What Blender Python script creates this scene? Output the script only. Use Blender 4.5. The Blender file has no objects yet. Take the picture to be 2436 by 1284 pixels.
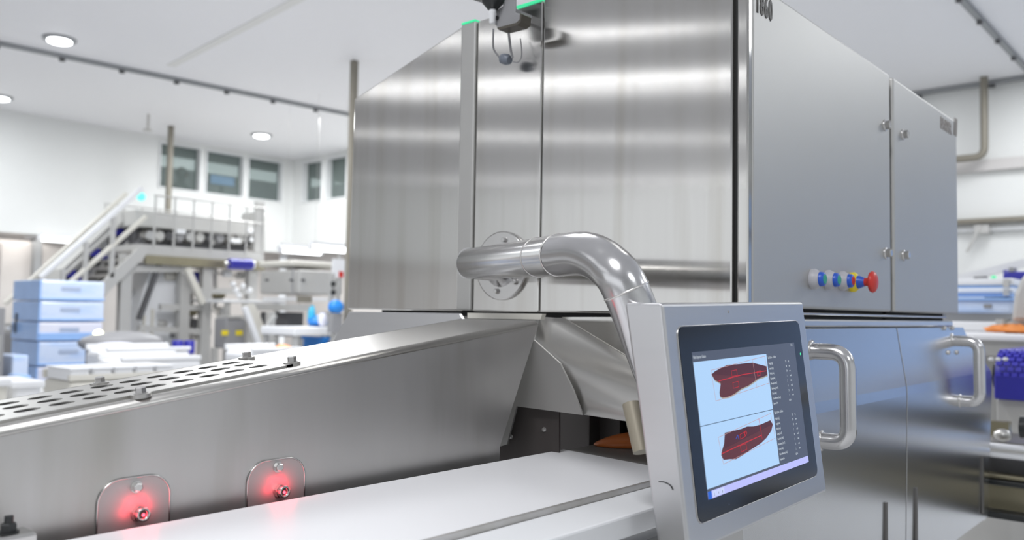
import bpy, math, random
from mathutils import Vector as V, Matrix
random.seed(7)
sc = bpy.context.scene
COL = sc.collection
# ------------------------------------------------------------------ camera
TH, PI_, RO, H, F = math.radians(41.1), math.radians(2.94), 0.016, 1.5, 2000.0
Fh = V((-math.sin(TH), math.cos(TH), 0)); Rh = V((math.cos(TH), math.sin(TH), 0)); Zu = V((0, 0, 1))
FW = math.cos(PI_) * Fh + math.sin(PI_) * Zu
U0 = -math.sin(PI_) * Fh + math.cos(PI_) * Zu
R2 = math.cos(RO) * Rh + math.sin(RO) * U0
U2 = -math.sin(RO) * Rh + math.cos(RO) * U0
EYE = V((0, 0, H))
cam_data = bpy.data.cameras.new('camera')
cam = bpy.data.objects.new('camera', cam_data); COL.objects.link(cam)
cam.matrix_world = Matrix(((R2.x, U2.x, -FW.x, 0), (R2.y, U2.y, -FW.y, 0), (R2.z, U2.z, -FW.z, H), (0, 0, 0, 1)))
cam_data.sensor_width = 36; cam_data.lens = F / 2436 * 36
cam_data.clip_start = 0.02; cam_data.clip_end = 200
cam_data.dof.use_dof = True; cam_data.dof.focus_distance = 1.25; cam_data.dof.aperture_fstop = 4.2
sc.camera = cam
# ------------------------------------------------------------------ world, exposure
w = bpy.data.worlds.new('world'); sc.world = w; w.use_nodes = True
w.node_tree.nodes['Background'].inputs[0].default_value = (0.93, 0.96, 1.0, 1)
w.node_tree.nodes['Background'].inputs[1].default_value = 1.0
sc.view_settings.view_transform = 'Standard'; sc.view_settings.look = 'None'
sc.view_settings.exposure = 0.12; sc.view_settings.gamma = 1; sc.view_settings.use_curve_mapping = False
sc.cycles.use_denoising = True
sc.cycles.max_bounces = 8
sc.cycles.sample_clamp_indirect = 8


def area(name, loc, size, power, col=(1, 1, 1), rot=(0, 0, 0), shape='DISK', size_y=None):
    d = bpy.data.lights.new(name, 'AREA'); d.shape = shape; d.size = size; d.energy = power; d.color = col
    if size_y: d.size_y = size_y
    o = bpy.data.objects.new(name, d); COL.objects.link(o); o.location = loc; o.rotation_euler = rot
    return o


CEIL = 4.5
# rows of high bay fittings of the hall, behind and beside the camera
# linear ceiling fittings of the hall behind the camera, in rows askew to the machine
for (ax, ay, bx, by, pw) in ((-7.6, -3.0, -4.0, -5.05, 9), (-9.4, -4.0, -3.9, -7.1, 21), (-9.2, -4.6, -4.0, -7.7, 9), (-11.6, -5.7, -5.6, -10.8, 16), (-14.0, -10.1, -7.0, -14.6, 15)):
    n_ = max(1, round(math.hypot(bx - ax, by - ay) / 1.7)); an = math.atan2(by - ay, bx - ax); L_ = math.hypot(bx - ax, by - ay) / n_
    for k in range(n_):
        t = (k + .5) / n_
        area('bay_light', (ax + (bx - ax) * t, ay + (by - ay) * t, CEIL - 0.06), L_ * .97, pw / n_, (0.97, 0.98, 1), rot=(0, 0, an), shape='RECTANGLE', size_y=0.07)
area('fill_light', (-14.6, 5.0, 2.55), 1.0, 7, (1, 0.97, 0.93))  # fills added in the recess to brighten the beige lower wall
area('fill_light', (-13.0, 9.2, 2.55), 1.0, 8, (1, 0.97, 0.93))
area('fill_light', (-10.8, 7.9, CEIL - 0.1), 1.2, 120, (0.97, 0.99, 1))  # added to lift the wall under the back windows
area('fill_light', (-12.6, 8.3, CEIL - 0.1), 1.0, 40, (0.97, 0.99, 1))
area('fill_light', (-12.3, 3.2, CEIL - 0.1), 1.2, 85, (0.95, 0.98, 1))
area('fill_light', (1.5, 8.0, CEIL - 0.1), 2.0, 100, (0.97, 0.99, 1))
area('fill_light', (-1.5, 10.0, CEIL - 0.1), 1.5, 50, (0.97, 0.99, 1))
area('fill_light', (4.2, 0.0, CEIL - 0.1), 2.0, 45, (0.95, 0.98, 1))  # unseen fill added to brighten the right side of the hall
area('fill_light', (-0.3, -1.2, CEIL - 0.1), 1.5, 85, (0.97, 0.98, 1))  # unseen fill above the camera, added for the belt and pipe
area('fill_light', (-3.2, 3.0, CEIL - 0.1), 1.8, 80, (0.97, 0.98, 1))  # added for belt and guard lid, clear of the face and door reflections
area('fill_light', (-7.0, 4.2, CEIL - 0.1), 1.8, 150, (0.97, 0.98, 1))  # another added fill that the face and doors do not mirror
area('fill_light', (4.2, 5.5, CEIL - 0.1), 2.0, 30, (0.95, 0.98, 1))  # second unseen fill added on the right side


# ------------------------------------------------------------------ pixel ray to a real plane
def ray(x, y): return FW + (x - 1218) / F * R2 - (y - 642) / F * U2
def onp(x, y, pt, n):
    d = ray(x, y); n = V(n); return EYE + d * ((V(pt) - EYE).dot(n) / d.dot(n))
def PX(x, y, v): return onp(x, y, (v, 0, 0), (1, 0, 0))
def PY(x, y, v): return onp(x, y, (0, v, 0), (0, 1, 0))
def PZ(x, y, v): return onp(x, y, (0, 0, v), (0, 0, 1))
def PD(x, y, d): return EYE + ray(x, y) * d


# ------------------------------------------------------------------ materials
def mat(name, col, rough=0.5, metal=0.0, emit=None, es=1.0, noise=0.0, nscale=(8, 8, 8), bump=0.0, aniso=0.0,
        col2=None, c2lo=0.5, c2hi=0.7, c2scale=(3, 3, 3), rvar=0.0, alpha=None, trans=0.0, coat=0.0, spec=None):
    m = bpy.data.materials.new(name); m.use_nodes = True
    nt = m.node_tree; N = nt.nodes; L = nt.links; b = N['Principled BSDF']
    b.inputs['Base Color'].default_value = (*col, 1); b.inputs['Roughness'].default_value = rough
    b.inputs['Metallic'].default_value = metal
    if spec is not None: b.inputs['Specular IOR Level'].default_value = spec
    if coat: b.inputs['Coat Weight'].default_value = coat; b.inputs['Coat Roughness'].default_value = 0.1
    if trans: b.inputs['Transmission Weight'].default_value = trans
    if emit: b.inputs['Emission Color'].default_value = (*emit, 1); b.inputs['Emission Strength'].default_value = es
    tc = N.new('ShaderNodeTexCoord')

    def nz(scale, detail=3.0, off=(0, 0, 0)):
        mp = N.new('ShaderNodeMapping'); mp.inputs['Scale'].default_value = scale; mp.inputs['Location'].default_value = off
        L.new(tc.outputs['Object'], mp.inputs['Vector'])
        t = N.new('ShaderNodeTexNoise'); t.inputs['Scale'].default_value = 1.0; t.inputs['Detail'].default_value = detail
        L.new(mp.outputs['Vector'], t.inputs['Vector']); return t
    colout = None
    if noise or col2:
        base = N.new('ShaderNodeMix'); base.data_type = 'RGBA'
        base.inputs[6].default_value = (*[c * (1 - noise) for c in col], 1)
        base.inputs[7].default_value = (*[min(1, c * (1 + noise)) for c in col], 1)
        t = nz(nscale); L.new(t.outputs['Fac'], base.inputs[0]); colout = base.outputs[2]
        if col2:
            r = N.new('ShaderNodeMapRange'); r.inputs['From Min'].default_value = c2lo; r.inputs['From Max'].default_value = c2hi
            t2 = nz(c2scale, 4.0, (3.1, 1.7, 5.3)); L.new(t2.outputs['Fac'], r.inputs['Value'])
            mx = N.new('ShaderNodeMix'); mx.data_type = 'RGBA'; mx.inputs[7].default_value = (*col2, 1)
            L.new(r.outputs['Result'], mx.inputs[0]); L.new(colout, mx.inputs[6]); colout = mx.outputs[2]
        L.new(colout, b.inputs['Base Color'])
    if rvar:
        t3 = nz(nscale, 3.0, (9, 2, 4)); r = N.new('ShaderNodeMapRange')
        r.inputs['To Min'].default_value = rough - rvar; r.inputs['To Max'].default_value = rough + rvar
        L.new(t3.outputs['Fac'], r.inputs['Value']); L.new(r.outputs['Result'], b.inputs['Roughness'])
    if bump:
        t4 = nz(nscale, 4.0); bp = N.new('ShaderNodeBump'); bp.inputs['Strength'].default_value = bump
        bp.inputs['Distance'].default_value = 0.002
        L.new(t4.outputs['Fac'], bp.inputs['Height']); L.new(bp.outputs['Normal'], b.inputs['Normal'])
    if aniso:
        b.inputs['Anisotropic'].default_value = aniso
        tg = N.new('ShaderNodeTangent'); tg.direction_type = 'RADIAL'; tg.axis = 'Z'
        L.new(tg.outputs['Tangent'], b.inputs['Tangent'])
    return m


M = {}
M['face'] = mat('brushed_face_steel', (0.61, 0.60, 0.58), 0.15, 1, noise=0.03, nscale=(55, 55, 1.2), aniso=1.0, rvar=0.01,
                col2=(0.53, 0.515, 0.48), c2lo=0.50, c2hi=0.75, c2scale=(20, 20, 1.0))
M['door'] = mat('satin_door_steel', (0.53, 0.525, 0.51), 0.50, 1, noise=0.02, nscale=(5, 5, 5), bump=0.01)
M['lower'] = mat('lower_door_steel', (0.60, 0.60, 0.60), 0.24, 1, noise=0.03, nscale=(4, 4, 4))
M['guard'] = mat('guard_steel', (0.57, 0.56, 0.55), 0.36, 0.78, noise=0.04, nscale=(30, 30, 1.5), rvar=0.06,
                 col2=(0.46, 0.45, 0.42), c2lo=0.52, c2hi=0.7, c2scale=(9, 9, 1.2), bump=0.02)
M['plate'] = mat('sensor_plate_steel', (0.50, 0.49, 0.485), 0.5, 0.6)
M['lid'] = mat('lid_steel', (0.52, 0.51, 0.49), 0.36, 1, noise=0.04, nscale=(6, 6, 6))
M['pipe'] = mat('polished_pipe_steel', (0.66, 0.655, 0.66), 0.2, 1, noise=0.04, nscale=(30, 30, 30), rvar=0.05)
M['weld'] = mat('weld_bead_steel', (0.72, 0.7, 0.68), 0.3, 1)
M['mon'] = mat('monitor_case_steel', (0.63, 0.63, 0.64), 0.36, 1, noise=0.03, nscale=(3, 3, 60), bump=0.01)
M['dark_mark'] = mat('matte_dark_mark', (0.13, 0.125, 0.12), 0.6)
M['bolt'] = mat('bolt_steel', (0.6, 0.59, 0.58), 0.25, 1)
M['dark'] = mat('gap_shade_black', (0.012, 0.012, 0.012), 0.6)
M['gap'] = mat('dark_seam', (0.02, 0.02, 0.02), 0.8)
M['blk'] = mat('black_plastic', (0.015, 0.017, 0.018), 0.35)
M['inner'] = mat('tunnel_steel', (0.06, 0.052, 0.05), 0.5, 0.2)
M['belt'] = mat('white_belt', (0.87, 0.87, 0.89), 0.38, noise=0.02, nscale=(3, 1.2, 3))
M['glass'] = mat('screen_glass', (0.018, 0.019, 0.021), 0.12, spec=0.7)
M['fish'] = mat('salmon_fillet', (0.62, 0.17, 0.04), 0.35, noise=0.15, nscale=(60, 8, 60), bump=0.2)
M['ceil'] = mat('white_ceiling', (0.86, 0.86, 0.88), 0.6, noise=0.01)
M['wall'] = mat('white_wall', (0.80, 0.81, 0.80), 0.5, noise=0.01)
M['beige'] = mat('beige_wall', (0.62, 0.59, 0.57), 0.6, noise=0.02)
M['reflector_blue'] = mat('blue_reflector_panel', (0.42, 0.60, 0.97), 0.6)
M['floor'] = mat('grey_floor', (0.66, 0.66, 0.66), 0.5, noise=0.06, nscale=(2, 2, 2))
M['trim'] = mat('grey_trim', (0.30, 0.31, 0.32), 0.5)
M['brown'] = mat('dull_column', (0.26, 0.24, 0.20), 0.5, 0.3)
M['wframe'] = mat('white_frame', (0.86, 0.87, 0.88), 0.4)
M['pane'] = mat('window_pane', (0.10, 0.12, 0.115), 0.06, spec=0.6)
M['steel'] = mat('plant_steel', (0.55, 0.54, 0.52), 0.35, 1, noise=0.06)
M['steel2'] = mat('plant_painted_grey', (0.52, 0.515, 0.50), 0.45, 0.3, noise=0.05)
M['grey'] = mat('grey_box', (0.28, 0.28, 0.29), 0.5)
M['dkgrey'] = mat('dark_machinery', (0.09, 0.09, 0.095), 0.5)
M['white'] = mat('white_plastic', (0.82, 0.83, 0.85), 0.35)
M['cream'] = mat('cream_cover', (0.68, 0.66, 0.60), 0.5)
M['bluewrap'] = mat('blue_wrap', (0.32, 0.52, 0.93), 0.3, noise=0.15, nscale=(4, 4, 9), coat=0.3)
M['palewrap'] = mat('pale_wrap', (0.66, 0.76, 0.95), 0.3, col2=(0.42, 0.60, 0.94), c2lo=0.5, c2hi=0.75, c2scale=(2, 2, 7), coat=0.3)
M['whitewrap'] = mat('white_wrap', (0.78, 0.79, 0.90), 0.35, col2=(0.55, 0.68, 0.95), c2lo=0.55, c2hi=0.75, c2scale=(3, 3, 8))
M['blue'] = mat('blue_plastic', (0.02, 0.25, 0.75), 0.4)
M['cyan'] = mat('cyan_plastic', (0.05, 0.5, 0.75), 0.4)
M['navy'] = mat('blue_modular_belt', (0.055, 0.05, 0.50), 0.35)
M['motor'] = mat('blue_motor', (0.03, 0.03, 0.35), 0.35)
M['yellow'] = mat('yellow_label', (0.85, 0.68, 0.02), 0.5)
M['orange'] = mat('orange_fillet', (0.95, 0.33, 0.08), 0.4)
M['olive'] = mat('olive_steel', (0.32, 0.29, 0.20), 0.4, 0.7, noise=0.1)
M['led'] = mat('led_disc', (1, 1, 1), 0.5, emit=(0.95, 0.98, 1), es=6)
M['tube'] = mat('lit_tube', (1, 1, 1), 0.5, emit=(0.93, 0.97, 1), es=3.5)
M['green'] = mat('green_led', (0, 0.3, 0.1), 0.5, emit=(0.1, 1.0, 0.5), es=0.6)
M['cyanled'] = mat('cyan_led', (0, 0.3, 0.3), 0.5, emit=(0.15, 0.9, 0.72), es=1.3)
M['warmled'] = mat('warm_led', (1, 1, 0.6), 0.5, emit=(1, 1, 0.7), es=4)
M['redled'] = mat('red_led', (0.5, 0, 0), 0.5, emit=(1, 0.05, 0.08), es=6)
M['text'] = mat('dark_lettering', (0.06, 0.055, 0.05), 0.5)
M['textfaint'] = mat('faded_lettering', (0.30, 0.27, 0.25), 0.5)
M['bwhite'] = mat('button_collar_white', (0.48, 0.48, 0.52), 0.4)
M['bblue'] = mat('button_ring_blue', (0.02, 0.10, 0.55), 0.35)
M['bgreen'] = mat('button_green', (0.02, 0.36, 0.22), 0.4)
M['bred'] = mat('button_red', (0.55, 0.02, 0.03), 0.4)
M['byellow'] = mat('emergency_yellow', (0.80, 0.65, 0.01), 0.4)
M['bstop'] = mat('emergency_red', (0.60, 0.035, 0.025), 0.38)
def em(name, c, s=1.0): return mat(name, (0, 0, 0), 0.3, emit=c, es=s, spec=0.3)
M['s_bg'] = em('display_grey', (0.075, 0.09, 0.13)); M['s_white'] = em('display_white', (0.40, 0.60, 0.86), 1.0)
M['s_task'] = em('display_taskbar', (0.46, 0.48, 0.90)); M['s_blue'] = em('display_blue', (0.02, 0.12, 0.60))
M['s_fish'] = em('display_fillet', (0.075, 0.018, 0.026)); M['s_fish2'] = em('display_fillet_belly', (0.105, 0.026, 0.032))
M['s_edge'] = em('display_fillet_rim', (0.35, 0.33, 0.28)); M['s_red'] = em('display_red', (0.60, 0.02, 0.03))
M['s_box'] = em('display_box', (0.48, 0.28, 0.28)); M['s_line'] = em('display_line', (0.04, 0.06, 0.10))
M['s_txt'] = em('display_text', (0.50, 0.55, 0.60)); M['s_key'] = em('display_key', (0.55, 0.62, 0.92))
M['s_room'] = em('office_screen', (0.22, 0.42, 0.80))

# ------------------------------------------------------------------ object helpers
ORG = {}
def tag(o, label=None, cat=None, group=None, kind=None):
    if label: o['label'] = label
    if cat: o['category'] = cat
    if group: o['group'] = group
    if kind: o['kind'] = kind
    return o
def thing(name, loc, label, cat, group=None):
    o = bpy.data.objects.new(name, None); COL.objects.link(o); o.location = loc; o.empty_display_size = 0.05
    ORG[o] = V(loc); return tag(o, label, cat, group)


class MB:
    def __init__(s): s.v = []; s.f = []; s.sm = []
    def add(s, vs, fs, sm=False):
        n = len(s.v); s.v += [V(p) for p in vs]; s.f += [tuple(i + n for i in f) for f in fs]; s.sm += [sm] * len(fs); return s
    def box(s, a, b):
        x0, x1 = sorted((a[0], b[0])); y0, y1 = sorted((a[1], b[1])); z0, z1 = sorted((a[2], b[2]))
        return s.add([(x0, y0, z0), (x1, y0, z0), (x1, y1, z0), (x0, y1, z0), (x0, y0, z1), (x1, y0, z1), (x1, y1, z1), (x0, y1, z1)],
                     [(0, 3, 2, 1), (4, 5, 6, 7), (0, 1, 5, 4), (1, 2, 6, 5), (2, 3, 7, 6), (3, 0, 4, 7)])
    def prism(s, pts, d, sm=False):
        d = V(d); n = len(pts); a = [V(p) for p in pts]; b = [p + d for p in a]
        return s.add(a + b, [tuple(range(n))[::-1], tuple(range(n, 2 * n))] + [(i, (i + 1) % n, n + (i + 1) % n, n + i) for i in range(n)], sm)
    def rings(s, rs, cap=True, sm=True, closed=False):
        n = len(rs[0]); vs = [p for r in rs for p in r]; fs = []
        for k in range(len(rs) - (0 if closed else 1)):
            k2 = (k + 1) % len(rs)
            for i in range(n):
                j = (i + 1) % n; fs.append((k * n + i, k * n + j, k2 * n + j, k2 * n + i))
        s.add(vs, fs, sm)
        if cap and not closed:
            s.add(rs[0], [tuple(range(n))[::-1]]); s.add(rs[-1], [tuple(range(n))])
        return s
    def lathe(s, p0, axis, prof, n=24, cap=True, sm=True):
        """prof: list of (distance along axis, radius)"""
        ax = V(axis).normalized(); a = ax.orthogonal().normalized(); b = ax.cross(a)
        rs = [[V(p0) + ax * t + (a * math.cos(2 * math.pi * i / n) + b * math.sin(2 * math.pi * i / n)) * max(r, 1e-5) for i in range(n)] for t, r in prof]
        return s.rings(rs, cap, sm)
    def cyl(s, p0, p1, r, r2=None, n=16):
        p0, p1 = V(p0), V(p1); return s.lathe(p0, p1 - p0, [(0, r), ((p1 - p0).length, r if r2 is None else r2)], n)
    def tube(s, pts, r, n=14):
        pts = [V(p) for p in pts]; rr = r if isinstance(r, (list, tuple)) else [r] * len(pts); rs = []
        t0 = (pts[1] - pts[0]).normalized(); a = t0.orthogonal().normalized()
        for k, p in enumerate(pts):
            t = ((pts[min(k + 1, len(pts) - 1)] - p).normalized() + (p - pts[max(k - 1, 0)]).normalized())
            if k == 0: t = pts[1] - pts[0]
            if k == len(pts) - 1: t = pts[-1] - pts[-2]
            t.normalize(); a = (a - t * a.dot(t)).normalized(); b = t.cross(a)
            rs.append([p + (a * math.cos(2 * math.pi * i / n) + b * math.sin(2 * math.pi * i / n)) * rr[k] for i in range(n)])
        return s.rings(rs)
    def bar(s, p0, p1, wd, ht, up=(0, 0, 1)):
        p0, p1 = V(p0), V(p1); t = (p1 - p0).normalized(); sd = t.cross(V(up)).normalized(); u = sd.cross(t).normalized()
        r = lambda p: [p + sd * wd / 2 * a + u * ht / 2 * b for a, b in ((-1, -1), (1, -1), (1, 1), (-1, 1))]
        return s.rings([r(p0), r(p1)], sm=False)
    def ball(s, c, r, n=12, sc_=(1, 1, 1)):
        rs = []
        for k in range(1, n // 2 + 2):
            t = math.pi * (k - 0.5) / (n // 2 + 1)
            rs.append([V(c) + V((r * sc_[0] * math.sin(t) * math.cos(2 * math.pi * i / n), r * sc_[1] * math.sin(t) * math.sin(2 * math.pi * i / n), r * sc_[2] * math.cos(t))) for i in range(n)])
        return s.rings(rs)
    def build(s, name, m, parent=None, bevel=0, loc=None, seg=2, solid=0):
        me = bpy.data.meshes.new(name); org = ORG.get(parent, V((0, 0, 0))) if parent else V(loc or (0, 0, 0))
        me.from_pydata([tuple(p - org) for p in s.v], [], s.f)
        for p, q in zip(me.polygons, s.sm): p.use_smooth = q
        me.materials.append(M[m] if isinstance(m, str) else m); me.update()
        o = bpy.data.objects.new(name, me); COL.objects.link(o)
        if parent: o.parent = parent; ORG[o] = org
        else: o.location = org; ORG[o] = org
        if solid:
            md = o.modifiers.new('solidify', 'SOLIDIFY'); md.thickness = solid; md.offset = 0
        if bevel:
            md = o.modifiers.new('bevel', 'BEVEL'); md.width = bevel; md.segments = seg; md.limit_method = 'ANGLE'; md.angle_limit = math.radians(40)
        return o


def hexa(mb, c, ax, r, h, cap=0.75):
    """hexagon head with chamfered crown on a washer"""
    mb.lathe(c, ax, [(0, r * 1.25), (h * 0.15, r * 1.25)], 20)
    mb.lathe(V(c) + V(ax).normalized() * h * 0.15, ax, [(0, r), (h * 0.75, r), (h * 0.9, r * cap)], 6, sm=False)
    return mb
def arc(c, a, b, r, t0, t1, n):
    return [V(c) + V(a) * r * math.cos(math.radians(t0 + (t1 - t0) * i / n)) + V(b) * r * math.sin(math.radians(t0 + (t1 - t0) * i / n)) for i in range(n + 1)]
def fil(pts, r, n=6):
    """round the corners of a polyline"""
    pts = [V(p) for p in pts]; out = [pts[0]]
    for k in range(1, len(pts) - 1):
        p = pts[k]; a = (pts[k - 1] - p); b = (pts[k + 1] - p); rr = min(r, a.length * 0.49, b.length * 0.49)
        a = p + a.normalized() * rr; b = p + b.normalized() * rr
        out += [(a * (1 - t) ** 2 + p * 2 * t * (1 - t) + b * t * t) for t in [i / n for i in range(n + 1)]]
    return out + [pts[-1]]
def text(name, body, o, ux, uy, size, m, parent, sx=1.0, depth=0.0006, bold=0.0, space=1.0):
    """lettering as a thin mesh lying in the plane (ux, uy)"""
    cu = bpy.data.curves.new(name, 'FONT'); cu.body = body; cu.size = size; cu.extrude = depth; cu.offset = bold; cu.space_character = space
    cu.resolution_u = 2
    tmp = bpy.data.objects.new(name, cu); COL.objects.link(tmp); bpy.context.view_layer.update()
    me = bpy.data.meshes.new_from_object(tmp.evaluated_get(bpy.context.evaluated_depsgraph_get())); bpy.data.objects.remove(tmp)
    ux = V(ux).normalized(); uy = V(uy).normalized(); n = ux.cross(uy); org = ORG[parent]
    for v in me.vertices: v.co = V(o) + ux * v.co.x * sx + uy * v.co.y + n * v.co.z - org
    me.materials.clear(); me.materials.append(M[m]); me.update()
    ob = bpy.data.objects.new(name, me); COL.objects.link(ob); ob.parent = parent; ORG[ob] = org; return ob
def st(o): o['kind'] = 'structure'; return o


# ================================================================== THE HALL
XW, YW, YR, XE, YS = -14.3, 9.7, 11.8, 7.0, -14.0
st(MB().box((-16, YS, -0.2), (XE, 13, 0)).build('floor', 'floor'))
st(MB().box((-16, YS, CEIL), (XE, 13, CEIL + 0.2)).build('ceiling', 'ceil'))
LOWZ = 2.62
wins = [PX(380, 345, XW), PX(475, 447, XW), PX(490, 360, XW), PX(578, 457, XW), PX(590, 372, XW), PX(670, 463, XW)]
wz1, wz0 = 4.41, 3.60
wy = [p.y for p in wins]
wb = [PY(722, 375, YW), PY(767, 450, YW), PY(779, 362, YW), PY(826, 440, YW)]
wx = [p.x for p in wb]
def wallx(z0, z1, x, t, y0, y1, holes, hz0, hz1, mb):
    """wall in an X plane with window openings"""
    mb.box((x - t, y0, z0), (x, y1, hz0)); mb.box((x - t, y0, hz1), (x, y1, z1)); a = y0
    for h0, h1 in holes: mb.box((x - t, a, hz0), (x, h0, hz1)); a = h1
    return mb.box((x - t, a, hz0), (x, y1, hz1))
st(wallx(LOWZ, CEIL, XW, 0.2, YS, YW, [(wy[0], wy[1]), (wy[2], wy[3]), (wy[4], wy[5])], wz0, wz1, MB()).build('wall_left', 'wall'))
st(MB().box((XW - 0.9, YS, 0), (XW - 0.7, YW + 0.2, LOWZ)).box((XW - 0.9, YS, LOWZ + .005), (XW - .22, YW + 0.2, LOWZ + 0.1)).build('wall_left_lower', 'beige'))
mb = MB(); XJ = -6.0
mb.box((XW - 0.2, YW, LOWZ + 0.1), (XJ, YW + 0.2, wz0)); mb.box((XW - 0.2, YW, wz1), (XJ, YW + 0.2, CEIL)); a = XW - 0.2
for h0, h1 in ((wx[0], wx[1]), (wx[2], wx[3])): mb.box((a, YW, wz0), (h0, YW + 0.2, wz1)); a = h1
mb.box((a, YW, wz0), (XJ, YW + 0.2, wz1)); mb.box((XJ - 0.2, YW + .2, 0), (XJ, YR, CEIL))
st(mb.build('wall_back', 'wall'))
st(MB().box((XW - 0.9, YW + 0.5, 0), (XJ - .2, YW + 0.7, LOWZ + .1)).build('wall_back_lower', 'beige'))
st(MB().box((XJ, YR, 0), (XE, YR + 0.2, CEIL)).build('wall_right', 'wall'))
st(MB().box((XE, YS, 0), (XE + 0.2, YR + 0.2, CEIL)).build('wall_east', 'wall'))
st(MB().box((-0.4, YR - .02, .01), (XE, YR - .001, 3.3)).build('trim_9', 'reflector_blue'))  # unseen blue panel added so that the doors reflect blue
# office behind the windows
st(MB().box((XW - 3.2, 5.5, LOWZ + .1), (XW - 3.0, YW + 2.5, CEIL)).box((XW - 3, 5.3, LOWZ + .1), (XW - .2, 5.5, CEIL)).box((XW - 3, YW + 2.5, LOWZ + .1), (XJ - .2, YW + 2.7, CEIL))
   .box((XW - 3, 5.5, LOWZ + .1), (XW - .2, YW + 2.5, LOWZ + .2)).box((XW - .2, YW + .2, LOWZ + .1), (XJ - .2, YW + 2.5, LOWZ + .2)).build('wall_office', 'grey'))
for i in range(3):
    y0, y1 = wy[2 * i], wy[2 * i + 1]
    r = st(MB().box((XW - 0.12, y0, wz0), (XW - 0.10, y1, wz1)).build('window_%d' % (i + 1), 'pane', loc=(XW, (y0 + y1) / 2, wz0)))
    f = MB(); t = 0.02
    f.box((XW - .15, y0, wz0), (XW + .03, y0 + t, wz1)).box((XW - .15, y1 - t, wz0), (XW + .03, y1, wz1)).box((XW - .15, y0 + t, wz0), (XW + .03, y1 - t, wz0 + t)).box((XW - .15, y0 + t, wz1 - t), (XW + .03, y1 - t, wz1))
    f.build('window_frame', 'wframe', r)
for i in range(2):
    x0, x1 = wx[2 * i], wx[2 * i + 1]
    r = st(MB().box((x0, YW + .10, wz0), (x1, YW + .12, wz1)).build('window_%d' % (i + 4), 'pane', loc=((x0 + x1) / 2, YW, wz0)))
    f = MB(); t = 0.02
    f.box((x0, YW - .03, wz0), (x0 + t, YW + .15, wz1)).box((x1 - t, YW - .03, wz0), (x1, YW + .15, wz1)).box((x0 + t, YW - .03, wz0), (x1 - t, YW + .15, wz0 + t)).box((x0 + t, YW - .03, wz1 - t), (x1 - t, YW + .15, wz1))
    f.build('window_frame', 'wframe', r)
M['pane'].node_tree.nodes['Principled BSDF'].inputs['Transmission Weight'].default_value = 0.75
M['pane'].node_tree.nodes['Principled BSDF'].inputs['Base Color'].default_value = (0.45, 0.52, 0.50, 1)
M['pane'].node_tree.nodes['Principled BSDF'].inputs['IOR'].default_value = 1.1
# bright office display seen through the middle window
p = PX(500, 412, XW - 0.9); q = PX(560, 446, XW - 0.9)
r = thing('office_screen', (XW - 0.9, (p.y + q.y) / 2, q.z), 'lit blue screen glowing behind the middle window of the raised office', 'screen')
MB().box((XW - 0.97, p.y, q.z), (XW - 0.92, q.y, p.z)).build('casing', 'blk', r)
MB().box((XW - 0.92, p.y + .02, q.z + .02), (XW - 0.915, q.y - .02, p.z - .02)).build('display', 's_room', r)
MB().box((XW - .96, (p.y + q.y) / 2 - .04, LOWZ + .2), (XW - .93, (p.y + q.y) / 2 + .04, q.z)).build('stand', 'blk', r)
# seated figure's dark head and shoulders behind the first window
hc = PX(432, 415, XW - 1.0)
pb = MB()
rings = []
for z, rx, ry in ((-1.0, .16, .24), (-.75, .17, .25), (-.45, .16, .25), (-.28, .14, .23), (-.2, .09, .13), (-.15, .06, .065), (-.1, .065, .07), (-.04, .095, .08), (.03, .11, .09), (.09, .10, .085), (.13, .06, .05), (.145, .01, .01)):
    rings.append([hc + V((rx * math.cos(t), ry * math.sin(t), z)) for t in [2 * math.pi * k / 16 for k in range(16)]])
pb.rings(rings)
o = pb.build('person', mat('dark_clothes', (0.035, 0.03, 0.035), 0.7), loc=hc - V((0, 0, 1.0)))
tag(o, 'person with dark hair in dark clothes seen behind the office window', 'person')
sk = mat('skin', (0.50, 0.30, 0.22), 0.6)
fm_ = MB().ball(hc + V((.03, .045, .01)), .075, 16, (.85, .75, 1.15)); fm_.ball(hc + V((.06, .100, .0)), .014, 8, (.7, 1.2, 1.3)); fm_.ball(hc + V((.095, .01, .0)), .018, 8, (.4, .7, 1.3))
fm_.build('face', sk, o)
MB().ball(hc + V((-.01, -.015, .045)), .098, 16, (.95, .95, .95)).build('hair', mat('dark_hair', (0.015, 0.012, 0.012), 0.6), o)
# ceiling seams with fixing clips
def seam(idx, p0, p1, wd, n):
    o = st(MB().bar(p0, p1, wd, 0.05).build('trim_%d' % idx, 'trim'))
    for k in range(n):
        c = V(p0).lerp(V(p1), (k + .5) / n); c.z -= .03
        MB().lathe(c, (0, 0, -1), [(0, wd * .5), (0.03, wd * .5)], 8).build('fixing_clip', 'dkgrey', o)
seam(1, (-10.75, 2.2, CEIL - .02), (-10.05, 9.7, CEIL - .02), 0.075, 11)
seam(2, (-1.95, 6.5, CEIL - .02), (-1.88, 11.8, CEIL - .02), 0.055, 7)
seam(3, (-3.6, 11.72, CEIL - .03), (1.5, 11.72, CEIL - .03), 0.08, 6)
# faint diagonal light reflection on the ceiling, built as a pale strip
MBs = MB().bar((-10.0, 4.95, CEIL - .004), (-5.0, 4.45, CEIL - .004), 0.10, 0.01)
st(MBs.build('trim_4', mat('pale_reflection', (0.76, 0.76, 0.74), 0.5)))
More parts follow.
